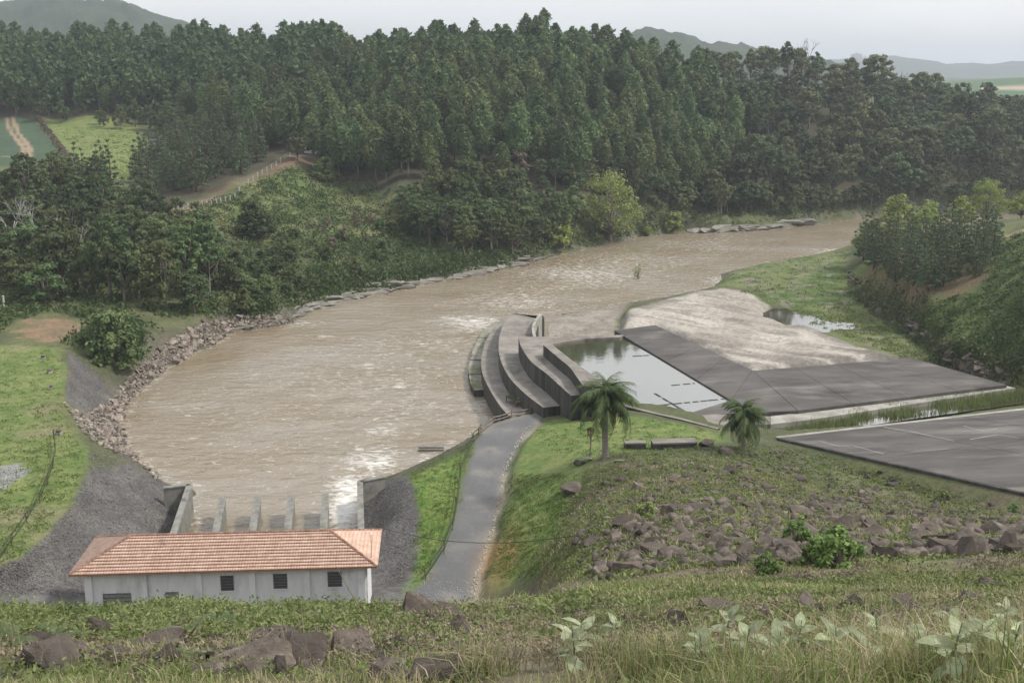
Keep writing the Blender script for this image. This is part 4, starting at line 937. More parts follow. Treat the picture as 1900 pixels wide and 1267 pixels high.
# ------------------------------------------------------------------ the eucalyptus plantation on the far hill
def pd(lst): return np.array([((a-950)/F*d, d) for a, d in lst])
EUC = pd([(-260,440),(60,432),(200,426),(330,418),(420,392),(480,358),(560,342),(640,318),(760,306),(860,316),(960,322),(1060,330),(1200,338),(1330,356),(1395,378),(1385,395),(1340,410),(1290,420),(1225,422),(1100,418),(1000,418),(800,430),(600,466),(400,498),(200,512),(-260,512)])
g = np.random.default_rng(11)
bx0, bx1, by0, by1 = EUC[:, 0].min(), EUC[:, 0].max(), EUC[:, 1].min(), EUC[:, 1].max()
pts = []
ux, uy = np.array([.93, .36]), np.array([-.36, .93])
for i in range(-80, 120):
    for j in range(-20, 120):
        p = ux*i*5.7 + uy*j*6.3 + np.array([-250, 300]) + g.normal(0, 1.3, 2); pts.append(p)
pts = np.array(pts); pts = pts[sdist(pts[:, 0], pts[:, 1], EUC) < 0]; pts = pts[g.random(len(pts)) > .08]
# distance to the front of the stand decides which show largest
front = -sdist(pts[:, 0], pts[:, 1], EUC); score = pts[:, 1] + front*.6 + g.normal(0, 14, len(pts))
order = np.argsort(score); pts = pts[order]; zz = gsample(pts[:, 0], pts[:, 1])
vis = np.abs(pts[:, 0]/pts[:, 1]) < .50
pts, zz = pts[vis], zz[vis]
print('eucalypts', len(pts))
def edge_scale(p): return 1.
def euc_words(x, y):
    px = 950+x/y*F; f_ = -sdist(np.array([x]), np.array([y]), EUC)[0]
    a_ = 'above the crop field and meadow' if px < 420 else 'above the post fence and scrubby bank' if px < 900 else 'above the bright tree on the far bank'
    return ('eucalyptus at the lower plantation edge '+a_ if f_ < 14 else 'eucalyptus on the upper plantation slope '+a_), 'tree'
def nat_words(x, y):
    px = 950+x/y*F; a_ = 'right of the plantation' if px < 1560 else 'above the right bank pines'
    return ('dark rounded forest tree low on the far hill ' if y < 396 else 'dark rounded forest tree high on the far hill ')+a_, 'tree'
for k in range(min(300, len(pts))):
    x, y = pts[k]; s = g.uniform(.78, 1.08)*(1.0 if x < 110 else .85)
    plant('euc', int(g.integers(6)), 'eucalyptus_tree', *euc_words(x, y), (x, y, zz[k]-.2), s, g.uniform(0, 6.28), 'eucalyptus plantation on the far hill', g.uniform(.9, 1.1))
rest = [(pts[k][0], pts[k][1], zz[k]-.2, g.uniform(.74, 1.08), g.uniform(0, 6.28)) for k in range(300, len(pts))]
if rest:
    mc, mt = joined('eucalyptus_stand', 'euclow', rest)
    st_ = thing('eucalyptus_stand', 'further eucalyptus crowns rising to the ridge of the far hill', 'trees', (0, 0, 0)); st_['kind'] = 'stuff'
    o = obj('crowns', mc, M['euc'], st_); o['kind'] = 'stuff'; o = obj('trunks', mt, M['bark'], st_); o['kind'] = 'stuff'
# ------------------------------------------------------------------ native forest on the right-hand hill
NAT = pd([(1240,340),(1400,352),(1550,366),(1700,382),(1960,390),(2100,420),(2100,570),(1900,500),(1600,468),(1300,440),(1240,425),(1290,424),(1345,414),(1390,398),(1400,380),(1330,358)])
pts = []
while len(pts) < 4000: 
    q = np.array([g.uniform(NAT[:, 0].min(), NAT[:, 0].max()), g.uniform(NAT[:, 1].min(), NAT[:, 1].max())]); pts.append(q)
pts = np.array(pts); pts = pts[sdist(pts[:, 0], pts[:, 1], NAT) < 0]
sel = []
for p in pts:
    if all((p[0]-q[0])**2+(p[1]-q[1])**2 > 5.2**2 for q in sel): sel.append(p)
pts = np.array(sel); pts = pts[np.abs(pts[:, 0]/pts[:, 1]) < .52]; pts = pts[np.argsort(pts[:, 1]+g.normal(0, 10, len(pts)))]; zz = gsample(pts[:, 0], pts[:, 1])
print('natives', len(pts))
for k in range(min(300, len(pts))):
    x, y = pts[k]; plant('native', int(g.integers(5)), 'forest_tree', *nat_words(x, y), (x, y, zz[k]-.3), g.uniform(.7, 1.15), g.uniform(0, 6.28), 'native forest on the right part of the far hill', g.uniform(.85, 1.15))
rest = [(pts[k][0], pts[k][1], zz[k]-.3, g.uniform(.7, 1.15), g.uniform(0, 6.28)) for k in range(300, len(pts))]
if rest:
    P['natlow'] = [broadleaf(400+i, 14, 5, 10, 60, .85, 'native', .4, .7) for i in range(3)]
    mc, mt = joined('forest_stand', 'natlow', rest)
    st_ = thing('forest_stand', 'further native forest crowns along the ridge right of the plantation', 'trees', (0, 0, 0)); st_['kind'] = 'stuff'
    o = obj('crowns', mc, M['native'], st_); o['kind'] = 'stuff'; o = obj('trunks', mt, M['bark'], st_); o['kind'] = 'stuff'
def spot(px, py, d): 
    p = atd(px, py, d); return (p[0], p[1], gsample(np.array([p[0]]), np.array([p[1]]))[0]-.2)
plant('native', 2, 'umbrella_tree', 'flat topped umbrella tree standing above the forest ridge at right', 'tree', spot(1628, 140, 450), 1.25, 1., szz=1.05)
t = thing('bare_tree', 'leafless tree on the forest ridge right of the umbrella tree', 'tree', spot(1660, 150, 452)); obj('branches', bare(5, 15, m='bark'), None, t)
t = thing('bare_tree', 'thin sparse tree sticking up from the ridge left of the umbrella tree', 'tree', spot(1502, 110, 443)); obj('branches', bare(6, 17, m='bark'), None, t)
# ------------------------------------------------------------------ trees between hill and river
def scatter(kind, n, poly, sc, name, label, group, seed, mind=2.5, zs=(.85, 1.2), cat='tree'):
    gg = np.random.default_rng(seed); q = gpix(*in_poly(n*6, poly, seed).T); keep_ = []
    for p in q:
        if len(keep_) >= n: break
        if sdist(np.array([p[0]]), np.array([p[1]]), RIVER)[0] < 2: continue
        if all((p[0]-k[0])**2+(p[1]-k[1])**2 > mind**2 for k in keep_): keep_.append(p)
    for p in keep_:
        plant(kind, int(gg.integers(9)), name, label, cat, (p[0], p[1], p[2]-.2), gg.uniform(*sc), gg.uniform(0, 6.28), group, gg.uniform(*zs))
    return keep_
scatter('wood', 64, [(-80,430),(120,425),(300,425),(390,470),(430,540),(420,588),(340,590),(210,560),(90,566),(-80,550)], (.75, 1.15), 'riverside_tree', 'bushy green tree in the dense wood on the left bank', 'trees of the left bank wood', 21, 3.2)
scatter('wood', 34, [(-80,340),(120,330),(240,400),(310,420),(120,424),(-80,420)], (.7, 1.05), 'riverside_tree', 'bushy green tree on the slope between left bank wood and crop field', 'trees below the crop field', 22, 3.6)
scatter('wood', 62, [(735,410),(770,380),(860,350),(1000,385),(1080,420),(1060,452),(960,470),(870,480),(800,470)], (.6, 1.0), 'bank_tree', 'dark leafy tree on the far bank below the eucalyptus plantation', 'trees on the far bank below the plantation', 23, 3.0)
scatter('native', 60, [(860,345),(980,352),(1180,385),(1280,408),(1420,402),(1580,396),(1760,392),(1760,380),(1560,378),(1300,370),(1000,335)], (.4, .75), 'bank_tree', 'dark leafy tree in the fringe along the foot of the far forest', 'trees along the foot of the far forest', 24, 2.8)
scatter('pine', 46, [(255,372),(330,370),(430,332),(540,282),(530,262),(420,270),(330,282),(265,300)], (.8, 1.15), 'pine_tree', 'dark pine in the grove above the white post fence', 'dark pines above the white post fence', 25, 2.8)
scatter('pine', 7, [(140,395),(225,395),(225,360),(150,350)], (.85, 1.1), 'pine_tree', 'dark pine in the small clump left of the meadow foot', 'dark pine clump below the meadow', 26, 3.0)
scatter('wood', 34, [(60,222),(260,228),(380,235),(500,262),(420,262),(300,250),(200,240),(70,226)], (.45, .8), 'edge_tree', 'small bushy tree at the foot of the plantation above the meadow', 'bushes along the top of the meadow', 27, 3)
for k, (px, py, s) in enumerate(((552,300,.75),(612,306,.8),(640,310,.7))):
    p = gpix([px], [py])[0]; plant('wood', k, 'cottage_tree', ['leafy tree left of the pale cottage at the fence top', 'leafy tree right of the pale cottage at the fence top', 'second leafy tree right of the pale cottage at the fence top'][k], 'tree', (p[0], p[1], p[2]-.2), s, k)
for k in range(11):
    p = gpix([72+k*5.6], [226+k*7.6])[0]; plant('brush', k, 'hedge_bush', 'dry grey brown bush in the hedge between crop field and meadow', 'bush', (p[0], p[1], p[2]-.2), .42, k, 'hedge between crop field and meadow')
for px, py, k, i, s, lb in [(475,440,'round',0,1.25,'round grey green tree alone on the scrubby bank below the post fence'),(602,335,'round',1,1.15,'round dark bush at the upper end of the post fence'),
        (208,672,'bamboo',0,1.35,'bushy bamboo like shrub above the shore rocks at left'),(175,640,'bamboo',1,.7,'smaller bamboo like shrub behind the big one at the shore'),
        (960,330,'brush',0,1.3,'brownish dry tree in front of the eucalyptus plantation'),(680,250,'bright',2,1.0,'small light green tree near the upper cottage')]:
    p = gpix([px], [py])[0]; plant(k, i, 'tree' if k != 'bamboo' else 'bamboo_shrub', lb, 'tree' if k != 'bamboo' else 'shrub', (p[0], p[1], p[2]-.2), s, px*.1)
for px, py, i, s, lb in [(1132,448,0,1.28,'large bright yellow green tree on the far river bank'),(1040,462,2,1.35,'low bright green tree left of the large yellow green tree'),(1250,430,2,1.2,'small bright green tree on the far bank right of the large yellow green tree'),(1008,440,2,.9,'small bright green bush at the far bank left of the yellow green trees'),(1200,438,2,.6,'lowest bright green bush just right of the large yellow green tree')]:
    p = gpix([px], [py])[0]; plant('bright', i, 'bright_tree', lb, 'tree', (p[0], p[1], p[2]-.2), s, px*.3)
for k, (px, py, H_) in enumerate(((112,500,13),(70,490,12),(130,520,11),(30,480,12))):
    p = gpix([px], [py])[0]; t = thing('bare_tree', ['tallest pale leafless tree in the left bank wood', 'pale leafless tree left of the tallest bare one in the left wood', 'pale leafless tree right of the tallest bare one in the left wood', 'leftmost pale leafless tree in the left bank wood'][k], 'tree', (p[0], p[1], p[2]-.2), k); obj('branches', bare(30+k, H_), None, t)
scatter('round', 46, [(400,450),(470,440),(600,440),(740,420),(800,480),(700,510),(580,540),(450,578)], (.22, .62), 'bank_shrub', 'green shrub on the open slope between post fence and river', 'shrubs on the open far bank slope', 28, 3.0, cat='shrub')
scatter('brush', 12, [(560,420),(700,400),(760,440),(640,480)], (.25, .5), 'dry_shrub', 'brownish dry shrub on the open slope between post fence and river', 'dry shrubs on the open far bank slope', 29, 4.0, cat='shrub')
# right-hand hill: pines in front, bright trees behind
scatter('pine', 46, [(1584,462),(1600,490),(1650,520),(1720,545),(1810,525),(1848,480),(1840,445),(1700,452)], (.52, .72), 'pine_tree', 'dark pine in the clump on the right river bank hill', 'pine clump on the right bank hill', 31, 2.4)
for px, d, i, top, lb in [(1668,262,1,352,'bright green tree behind the left half of the right bank pines'),(1725,266,1,366,'bright green tree behind the middle of the right bank pines'),(1832,258,0,322,'tallest bright green tree behind the right bank pines'),(1895,252,1,350,'bright green tree at the right edge behind the pines'),(1785,268,1,358,'low bright green tree between the taller ones behind the pines'),(1620,262,1,400,'lowest bright green tree at the left end of the right bank pines')]:
    sp = spot(px, 400, d); plant('bright', i, 'bright_tree', lb, 'tree', sp, (atd(px, top, d)[2]-sp[2])/(17, 11, 6)[i]*.98, d)
p = gpix([1183], [541])[0]; P['sapling'] = [broadleaf(395, 3.6, 1.3, 8, 26, .13, 'bright', .15, .8, sub=2)]; plant('sapling', 0, 'river_sapling', 'thin sapling standing in the shallow river above the rock shelf', 'tree', (p[0], p[1], -.3), 1.1, 0, None, 1.1)

scatter('native', 34, [(1590,394),(1760,390),(1960,386),(1960,345),(1700,352),(1590,372)], (.5, .9), 'bank_tree', 'dark leafy tree at the foot of the forest behind the right bank pines', 'trees behind the right bank pines', 35, 2.8)
# ------------------------------------------------------------------ undergrowth on the banks
def cover(name, label, polys, m, size, per, spread, high, seed, cat='undergrowth', up=.5):
    gg = np.random.default_rng(seed); C_ = []
    for poly, n in polys:
        q = gpix(*in_poly(n, poly, seed+n).T); q = q[sdist(q[:, 0], q[:, 1], RIVER) > 1.0]; q = q[(sdist(q[:, 0], q[:, 1], ROAD) > .5)]; C_.append(q)
    C_ = np.concatenate(C_); n = len(C_)
    hh = gg.uniform(.3, 1., n)*high; sp = gg.uniform(.6, 1.3, n)*spread
    idx_ = np.repeat(np.arange(n), per); d = gg.normal(0, .5, (len(idx_), 2))*sp[idx_, None]
    x, y = C_[idx_, 0]+d[:, 0], C_[idx_, 1]+d[:, 1]
    z = gsample(x, y) + hh[idx_]*gg.random(len(idx_))*np.exp(-((d/sp[idx_, None])**2).sum(1)) + .02
    v, f, var = leaf_arrays(np.stack([x, y, z], 1), np.stack([d[:, 0], d[:, 1], np.full(len(d), up)], 1), size, gg, .5, .7)
    cv = np.clip(.55*np.repeat(gg.random(n)[idx_], 4)+.45*var, 0, 1)
    o = obj(name, mesh_np(name, v, f, False, attrs={'var': cv}), m, kind='stuff'); tag(o, label, cat); return o
cover('undergrowth', 'green undergrowth covering the far river bank', [([(-60,560),(100,560),(330,590),(450,580),(560,545),(700,525),(860,495),(980,470),(1100,440),(1250,410),(1560,396),(1560,384),(1200,372),(900,380),(620,330),(560,310),(330,400),(-60,420)], 3000), ([(-20,560),(200,570),(290,610),(240,680),(180,660),(120,635),(170,600),(110,575),(40,590),(-20,625)], 330),
    ([(560,540),(860,500),(960,470),(800,440),(600,450)], 500), ([(430,594),(560,566),(700,540),(870,506),(1000,478),(1180,438),(1270,426),(1270,408),(1100,432),(960,462),(800,497),(600,535),(440,570)], 620), ([(1560,396),(1960,392),(1960,330),(1700,335),(1560,360)], 260), ([(1250,110),(1500,105),(1700,170),(1900,200),(1900,330),(1600,340),(1300,330)], 500)], M['bank'], .34, 16, 1.5, 1.9, 51)
cover('meadow_scrub', 'low bright scrub on the grassy bank below the post fence', [([(340,396),(550,304),(640,330),(730,380),(800,440),(600,470),(450,445)], 700), ([(1100,450),(1280,425),(1560,405),(1560,398),(1280,415),(1000,465)], 120)], mat('scrub_leaves', (.10, .135, .045), (.17, .19, .07), .15, .7, avar=.5, trans=.3), .26, 14, 1.4, .8, 52)
cover('hillside_weeds', 'tangled green weeds on the right bank hill', [([(1575,510),(1700,590),(1860,680),(1960,690),(1960,430),(1860,440),(1820,545),(1720,560),(1620,530)], 900), ([(1580,525),(1700,600),(1870,690),(1870,715),(1760,680),(1640,600),(1575,545)], 420)], M['bank'], .24, 16, 1.2, .9, 53)
cover('meadow_tufts', 'grass tufts on the meadow beside the crop field', [([(100,235),(250,240),(250,330),(160,300)], 260)], mat('meadow_tuft', (.12, .16, .05), (.17, .20, .065), .2, .75, avar=.3, trans=.3), .2, 12, 1.6, .25, 59)
cover('marsh_plants', 'low green marsh plants between the rock shelf and the right bank', [([(1336,506),(1568,466),(1590,548),(1720,655),(1640,655),(1425,560),(1335,530)], 500), ([(1560,560),(1700,650),(1720,690),(1640,650),(1500,600)], 260)], M['weeds'], .17, 14, 1.0, .45, 54)
cover('slope_weeds', 'weeds growing among the stones of the rocky slope', [([(1060,890),(1160,835),(1450,826),(1640,880),(1900,960),(1960,1075),(1500,1082),(1130,1075),(1010,1060)], 5200)], M['weeds'], .10, 16, .6, .34, 55)
cover('lawn_weeds', 'rank grass along the edge of the palm lawn', [([(945,880),(1050,880),(1040,1000),(1000,1075),(905,1072),(925,960)], 900), ([(985,800),(1190,775),(1330,802),(1330,826),(1060,860)], 350), ([(760,872),(880,815),(850,940),(790,1080),(765,1060),(776,950)], 420)], mat('lawn_tuft', (.10, .165, .035), (.15, .205, .055), .4, .75, avar=.4, trans=.35), .075, 14, .5, .22, 56)
cover('yard_tufts', 'grass tufts scattered over the left yard lawn', [([(-20,645),(110,650),(115,745),(150,830),(150,890),(40,1030),(-20,1050)], 700)], mat('yard_tuft', (.11, .17, .04), (.16, .20, .06), .4, .75, avar=.4, trans=.35), .09, 14, .7, .14, 57)
cover('cliff_bushes', 'dark bushes hanging over the low cliff of the right bank', [([(1566,505),(1600,560),(1690,620),(1780,680),(1870,720),(1900,700),(1800,640),(1700,590),(1600,530)], 260), ([(1700,660),(1870,715),(1960,735),(1960,690),(1800,660)], 140)], M['wood'], .26, 40, 1.1, 1.6, 58)
# reeds in the channel
gg = np.random.default_rng(77); q = in_poly(5200, [(1430,806),(1560,775),(1600,760),(1880,728),(1960,730),(1960,742),(1880,748),(1700,773),(1450,811)], 77)
q = np.array([at(a, b, 1.9) for a, b in q]); q = q[fbm(q[:, 0], q[:, 1], 3.5, 3, 8) > .40]
n = len(q); hgt = gg.uniform(.5, 1.3, n); ln = gg.normal(0, .22, (n, 2))*hgt[:, None]; a = gg.uniform(0, 6.28, n); s = np.stack([np.cos(a), np.sin(a), 0*a], 1)*.05
tip = q + np.stack([ln[:, 0], ln[:, 1], hgt], 1)
o = obj('reeds', mesh_np('reeds', np.stack([q-s, q+s, tip], 1).reshape(-1, 3), np.arange(n*3).reshape(n, 3), attrs={'var': np.repeat(gg.random(n), 3)}), M['weeds'], kind='stuff'); tag(o, 'green reeds standing in the channel beside the spillway chute', 'reeds')
print('trees done')
# ------------------------------------------------------------------ stones
def rock_mesh(name, seed, npts=16, squash=(1, 1, .7), m=None):
    g_ = np.random.default_rng(seed); d = unit(g_.normal(0, 1, (npts, 3))); d = np.sign(d)*np.abs(d)**.65
    bm = bmesh.new()
    for p in d*g_.uniform(.8, 1.05, (npts, 1))*np.array(squash)*.5: bm.verts.new(tuple(p))
    r_ = bmesh.ops.convex_hull(bm, input=bm.verts); bmesh.ops.delete(bm, geom=[v for v in bm.verts if not v.link_faces], context='VERTS')
    bmesh.ops.recalc_face_normals(bm, faces=bm.faces)
    me = bpy.data.meshes.new(name); bm.to_mesh(me); bm.free(); 
    if m: me.materials.append(m)
    return me
def boulder_mesh(name, seed, m, squash=(1, .85, .7)):
    g_ = np.random.default_rng(seed); base = rock_mesh(name, seed, 22, squash); bm = bmesh.new(); bm.from_mesh(base); bpy.data.meshes.remove(base)
    bmesh.ops.bevel(bm, geom=bm.edges[:], offset=.018, segments=1, affect='EDGES', profile=.6)
    bmesh.ops.triangulate(bm, faces=bm.faces[:]); bmesh.ops.subdivide_edges(bm, edges=[e for e in bm.edges if e.calc_length() > .2], cuts=2, use_grid_fill=True)
    bmesh.ops.triangulate(bm, faces=bm.faces[:])
    co = np.array([v.co[:] for v in bm.verts]); nn_ = np.array([v.normal[:] for v in bm.verts])
    q = (fbm(co[:, 0]*3+co[:, 2]*2, co[:, 1]*3-co[:, 2]*2, .45, 4, seed)-.5)*.10
    for v, k in zip(bm.verts, q): v.co += v.normal*float(k)
    me = bpy.data.meshes.new(name); bm.to_mesh(me); bm.free(); me.materials.append(m); return me
RK = [rock_mesh('stone', 500+i, 15+i % 4, sq, M['stone']) for i, sq in enumerate(((1, .8, .6), (1, .9, .5), (1, .7, .75), (1, 1, .45), (.9, .8, .8), (1, .6, .5)))]
RS = [rock_mesh('stone', 520+i, 14+i % 4, sq, M['stone_shore']) for i, sq in enumerate(((1, .8, .6), (1, .7, .5), (1, .75, .75), (1, .6, .45), (.9, .8, .8), (1, .6, .6)))]
RP = [rock_mesh('ledge', 540+i, 18, sq, M['stone_pale']) for i, sq in enumerate(((1, .45, .16), (1, .35, .2), (1, .5, .13), (1, .4, .24)))]
def stones(parent, q, sizes, meshes, seed, nm='stone', bury=.25, tilt=.35, flat=False, yaw=None):
    gg = np.random.default_rng(seed)
    for p, s in zip(q, sizes):
        o = bpy.data.objects.new(nm, meshes[int(gg.integers(len(meshes)))]); COL.objects.link(o); o.parent = parent
        k = gg.uniform(.75, 1.25, 3); o.scale = tuple(float(s*a) for a in k); o.location = (float(p[0]), float(p[1]), float(p[2]+s*(.30-bury)*(.5 if flat else 1)))
        o.rotation_euler = (gg.normal(0, tilt), gg.normal(0, tilt), gg.uniform(0, 6.28) if yaw is None else yaw+gg.normal(0, .25))
def joined_stones(name, q, sizes, meshes, m, seed, parent=None, bury=.2, label=None):
    gg = np.random.default_rng(seed); arr = []
    for me in meshes:
        v = np.empty(len(me.vertices)*3, np.float32); me.vertices.foreach_get('co', v); me.calc_loop_triangles(); t = np.empty(len(me.loop_triangles)*3, np.int32); me.loop_triangles.foreach_get('vertices', t); arr.append((v.reshape(-1, 3), t.reshape(-1, 3)))
    Vs, Fs, Va, off = [], [], [], 0
    from mathutils import Euler
    for p, s in zip(q, sizes):
        v, t = arr[int(gg.integers(len(arr)))]; Rm = np.array(Euler((gg.normal(0, .5), gg.normal(0, .5), gg.uniform(0, 6.28))).to_matrix())
        Vs.append((v*s) @ Rm.T + np.array([p[0], p[1], p[2]+s*(.3-bury)])); Fs.append(t+off); off += len(v); Va.append(np.full(len(v), gg.random()))
    o = obj(name, mesh_np(name, np.concatenate(Vs), np.concatenate(Fs), attrs={'var': np.concatenate(Va)}), m, parent, 'stuff')
    if label: tag(o, label, 'stones')
    return o
M['stone_mix'] = mat('small_dark_stones', (.062, .050, .043), (.155, .127, .108), 2.2, .9, .4, 7., avar=.45)
M['shore_mix'] = mat('small_shore_stones', (.12, .10, .085), (.30, .26, .22), 1.3, .9, .4, 4., avar=.5)
gg = np.random.default_rng(88)
# left shore: heaped blocks along the water
SH = [(150,772),(205,745),(238,700),(300,640),(360,606),(440,585),(548,585),(545,602),(500,606),(440,616),(392,642),(312,684),(266,722),(236,756),(224,796),(240,832),(262,858),(230,842),(180,800)]
q = gpix(*in_poly(300, SH, 61).T); stones(G[12], q, gg.uniform(.7, 2.0, 300)*gg.choice([.7, 1, 1], 300), RS, 62, tilt=.4)
q = gpix(*in_poly(2200, SH, 63).T); joined_stones('stones', q, gg.uniform(.25, .75, 2200), RS[:4], M['shore_mix'], 64, G[12])
# tumbled stones of the washed out gap in the yard slope
q = gpix(*in_poly(420, [(118,748),(150,770),(215,790),(240,835),(262,866),(300,880),(296,896),(258,858),(190,830),(150,800)], 65).T); joined_stones('stones', q, gg.uniform(.3, .9, 420), RS[:4], M['shore_mix'], 66, G[12])
# pale flat ledges along the far bank
def ledge_line(pts, n, s0, s1, seed, wob):
    g_ = np.random.default_rng(seed); t = g_.random(n); a = np.array(pts, float); L_ = np.linspace(0, 1, len(a)); px = np.interp(t, L_, a[:, 0]); py = np.interp(t, L_, a[:, 1])-np.abs(g_.normal(0, wob, n)); q = gpix(px, py); q[:, 2] = np.maximum(q[:, 2], .05)
    return q, g_.uniform(s0, s1, n)
q, s = ledge_line([(575,572),(700,547),(860,516),(975,492)], 110, 2.2, 7., 67, 7); stones(G[12], q, s, RP, 68, 'ledge', .25, .06, True, R(35))
q, s = ledge_line([(450,612),(560,585),(600,566)], 40, 2, 5., 69, 6); stones(G[12], q, s, RP, 70, 'ledge', .25, .07, True, R(30))
q, s = ledge_line([(1290,430),(1360,428),(1500,416)], 42, 4, 10., 71, 4); stones(G[0], q, s, RP, 72, 'ledge', .28, .05, True, R(20))
q, s = ledge_line([(975,488),(1030,474)], 8, 2, 4., 73, 2); stones(G[12], q, s, RP, 74, 'ledge', .28, .05, True, R(35))
# small stones of the riprap slopes
for k, (poly, n) in enumerate((([(350,905),(300,898),(262,866),(250,848),(160,826),(165,872),(135,935),(92,988),(40,1036),(-20,1060),(-20,1100),(150,1105),(322,1000)], 7000), ([(672,897),(712,886),(757,870),(774,950),(770,1045),(740,1082),(700,1085),(674,1000)], 2600), ([(126,655),(150,667),(208,706),(198,756),(165,772),(124,735)], 900))):
    q = gpix(*in_poly(n, poly, 75+k).T); joined_stones('stones', q, gg.uniform(.10, .26, n), RK[:4], M['gabion'], 79+k, G[5], .34)
# rocky slope at right
RF = [(1130,880),(1260,850),(1450,832),(1640,876),(1900,955),(1960,1070),(1700,1072),(1500,1078),(1280,1080),(1100,1078),(1060,1000)]
RF2 = [(1150,960),(1320,925),(1640,925),(1900,975),(1960,1062),(1700,1066),(1500,1072),(1280,1070),(1110,1066)]
q = np.concatenate([gpix(*in_poly(150, RF2, 82).T), gpix(*in_poly(150, RF, 83).T)]); sz = np.clip(gg.lognormal(-.05, .42, 300), .45, 1.7); stones(G[1], q, sz*1.15, RK, 84, tilt=.3, bury=.30)
q = np.concatenate([gpix(*in_poly(2300, RF2, 85).T), gpix(*in_poly(1500, RF, 86).T)]); joined_stones('stones', q, np.clip(gg.lognormal(-.95, .45, 3800), .15, 1.0), RK[:5], M['stone_mix'], 87, G[1])
# slabs at the lawn's upper edge
for k, (px, py, a, b, lb) in enumerate(((1178,832,1.1,.45,'short concrete block lying between the two palms'),(1250,830,2.3,.7,'long flat concrete slab lying between the two palms'))):
    p = gpix([px], [py])[0]; t = thing('concrete_block', lb, 'concrete block', (p[0], p[1], p[2]-.35), .06+k*.05)
    MB().box(-a, a, -b, b, 0, .95).build('core', M['conc_wall'], t); MB().box(-a*1.03, a*1.03, -b*1.06, b*1.06, .953, 1.12).build('top_slab', M['terrace'], t)
for k, (px, py, s, sq) in enumerate(((1310,828,1.8,.35),(1062,912,2.2,.3),(1090,856,1.6,.4),(1075,862,1.3,.4),(1150,858,1.2,.4))):
    p = gpix([px], [py])[0]; stones(G[1], [p], [s], [RP[k % 4], RK[3]], 90+k, 'stone', .1, .1)
# dark blocks of the low cliff on the right bank
q = gpix(*in_poly(130, [(1566,500),(1600,560),(1690,625),(1780,684),(1868,722),(1880,700),(1780,655),(1700,600),(1610,540),(1580,500)], 95).T); stones(G[11], q, gg.uniform(.8, 2.4, 130), RK, 96, tilt=.3)
# stumps of concrete along the yard lawn
for k, (px, py) in enumerate(((80,666),(92,692),(95,722),(109,806))):
    p = gpix([px], [py])[0]; t = thing('marker_stone', ['farthest', 'second farthest', 'third farthest', 'nearest'][k]+' of the small dark blocks along the yard lawn edge', 'block', (p[0], p[1], p[2]), k, 'small blocks along the yard lawn')
    MB().box(-.32, .32, -.28, .28, -.15, .28).build('base', M['conc_pale'], t); MB().box(-.22, .22, -.2, .2, .283, .5).build('top', M['stone'], t)
# ------------------------------------------------------------------ palms
def frond_mesh(seed, Ln, m, droop=1., nl=44, w=.62):
    g_ = np.random.default_rng(seed); mb = MB(); n = 12; pts = []
    for i in range(n+1):
        t = i/n; x = Ln*(t-.16*t*t*droop); z = Ln*(.75*t-1.05*droop*t*t*(.6+.4*t)); pts.append(Vector((x, 0, z)))
    mb.tube(pts, [.035*(1-.8*i/n) for i in range(n+1)], 4)
    for i in range(nl):
        t = .14+.86*(i/nl); k = t*n; j = min(n-1, int(k)); p = pts[j].lerp(pts[j+1], k-j); d = (pts[j+1]-pts[j]).normalized()
        for s in (-1, 1):
            l_ = w*(.55+.9*math.sin(PI*min(1, t*.85+.12)))*g_.uniform(.8, 1.15)
            q = p + d*l_*.35 + Vector((g_.normal(0, .08), s*l_*.5, -l_*g_.uniform(.6, 1.1))); b = d*.02
            mid = p.lerp(q, .5) + Vector((0, s*.08*l_, .12*l_)); mb.add([p-b, p+b, mid+b, q, mid-b], [(0, 1, 2, 3, 4)])
    me = mb.mesh('frond'); a = me.attributes.new('var', 'FLOAT', 'POINT'); a.data.foreach_set('value', g_.random(len(me.vertices)).astype(np.float32)); me.materials.append(m); return me
FR = [frond_mesh(600+i, 2.7, M['palm'], dr) for i, dr in enumerate((.75, .95, 1.15))]; FD = [frond_mesh(610, 2.2, M['deadleaf'], 1.5, 30, .5)]
def palm(px, py, H_, label, nf, seed, sc):
    p = gpix([px], [py])[0]; t = thing('palm_tree', label, 'palm tree', (p[0], p[1], p[2]-.2), 0); g_ = np.random.default_rng(seed)
    pts = [(0.05*math.sin(k*.9), 0, H_*k/8) for k in range(9)]
    MB().tube([(a-.0*(k == 0), b, c) for k, (a, b, c) in enumerate(pts)], [.30*sc, .235*sc, .21*sc, .2*sc, .19*sc, .18*sc, .17*sc, .16*sc, .14*sc], 10).build('trunk', M['palmtrunk'], t, True)
    MB().tube([(0, 0, H_-.1), (0, 0, H_+.45), (0, 0, H_+.95*sc)], [.17*sc, .13*sc, .05*sc], 8).build('crownshaft', M['palm'], t, True)
    for i in range(nf):
        e = i/nf; o = obj('frond', FR[int(g_.integers(3))], None, t); s = sc*g_.uniform(.85, 1.1)*(1-.12*e); o.scale = (s, s, s); o.location = (0, 0, H_+.35*sc+.3*e*sc)
        o.rotation_euler = (g_.normal(0, .12), R(30)-R(105)*e+g_.normal(0, .1), i*2.399+g_.normal(0, .15))
    for i in range(5):
        o = obj('dead_frond', FD[0], None, t); o.scale = (sc*.75,)*3; o.location = (0, 0, H_+.2); o.rotation_euler = (0, R(22+g_.uniform(0, 14)), i*1.3+g_.normal(0, .2))
    for i in range(2):
        a = 1.2+i*2.2; v = Vector((math.cos(a), math.sin(a), 0))
        o = MB().tube([(0, 0, H_), v*.35+Vector((0, 0, H_-.35)), v*.45+Vector((0, 0, H_-1.1)), v*.42+Vector((0, 0, H_-1.7))], [.03, .06, .17, .04], 6).build('seed_cluster', M['deadleaf'] if i else M['bark_red'], t)
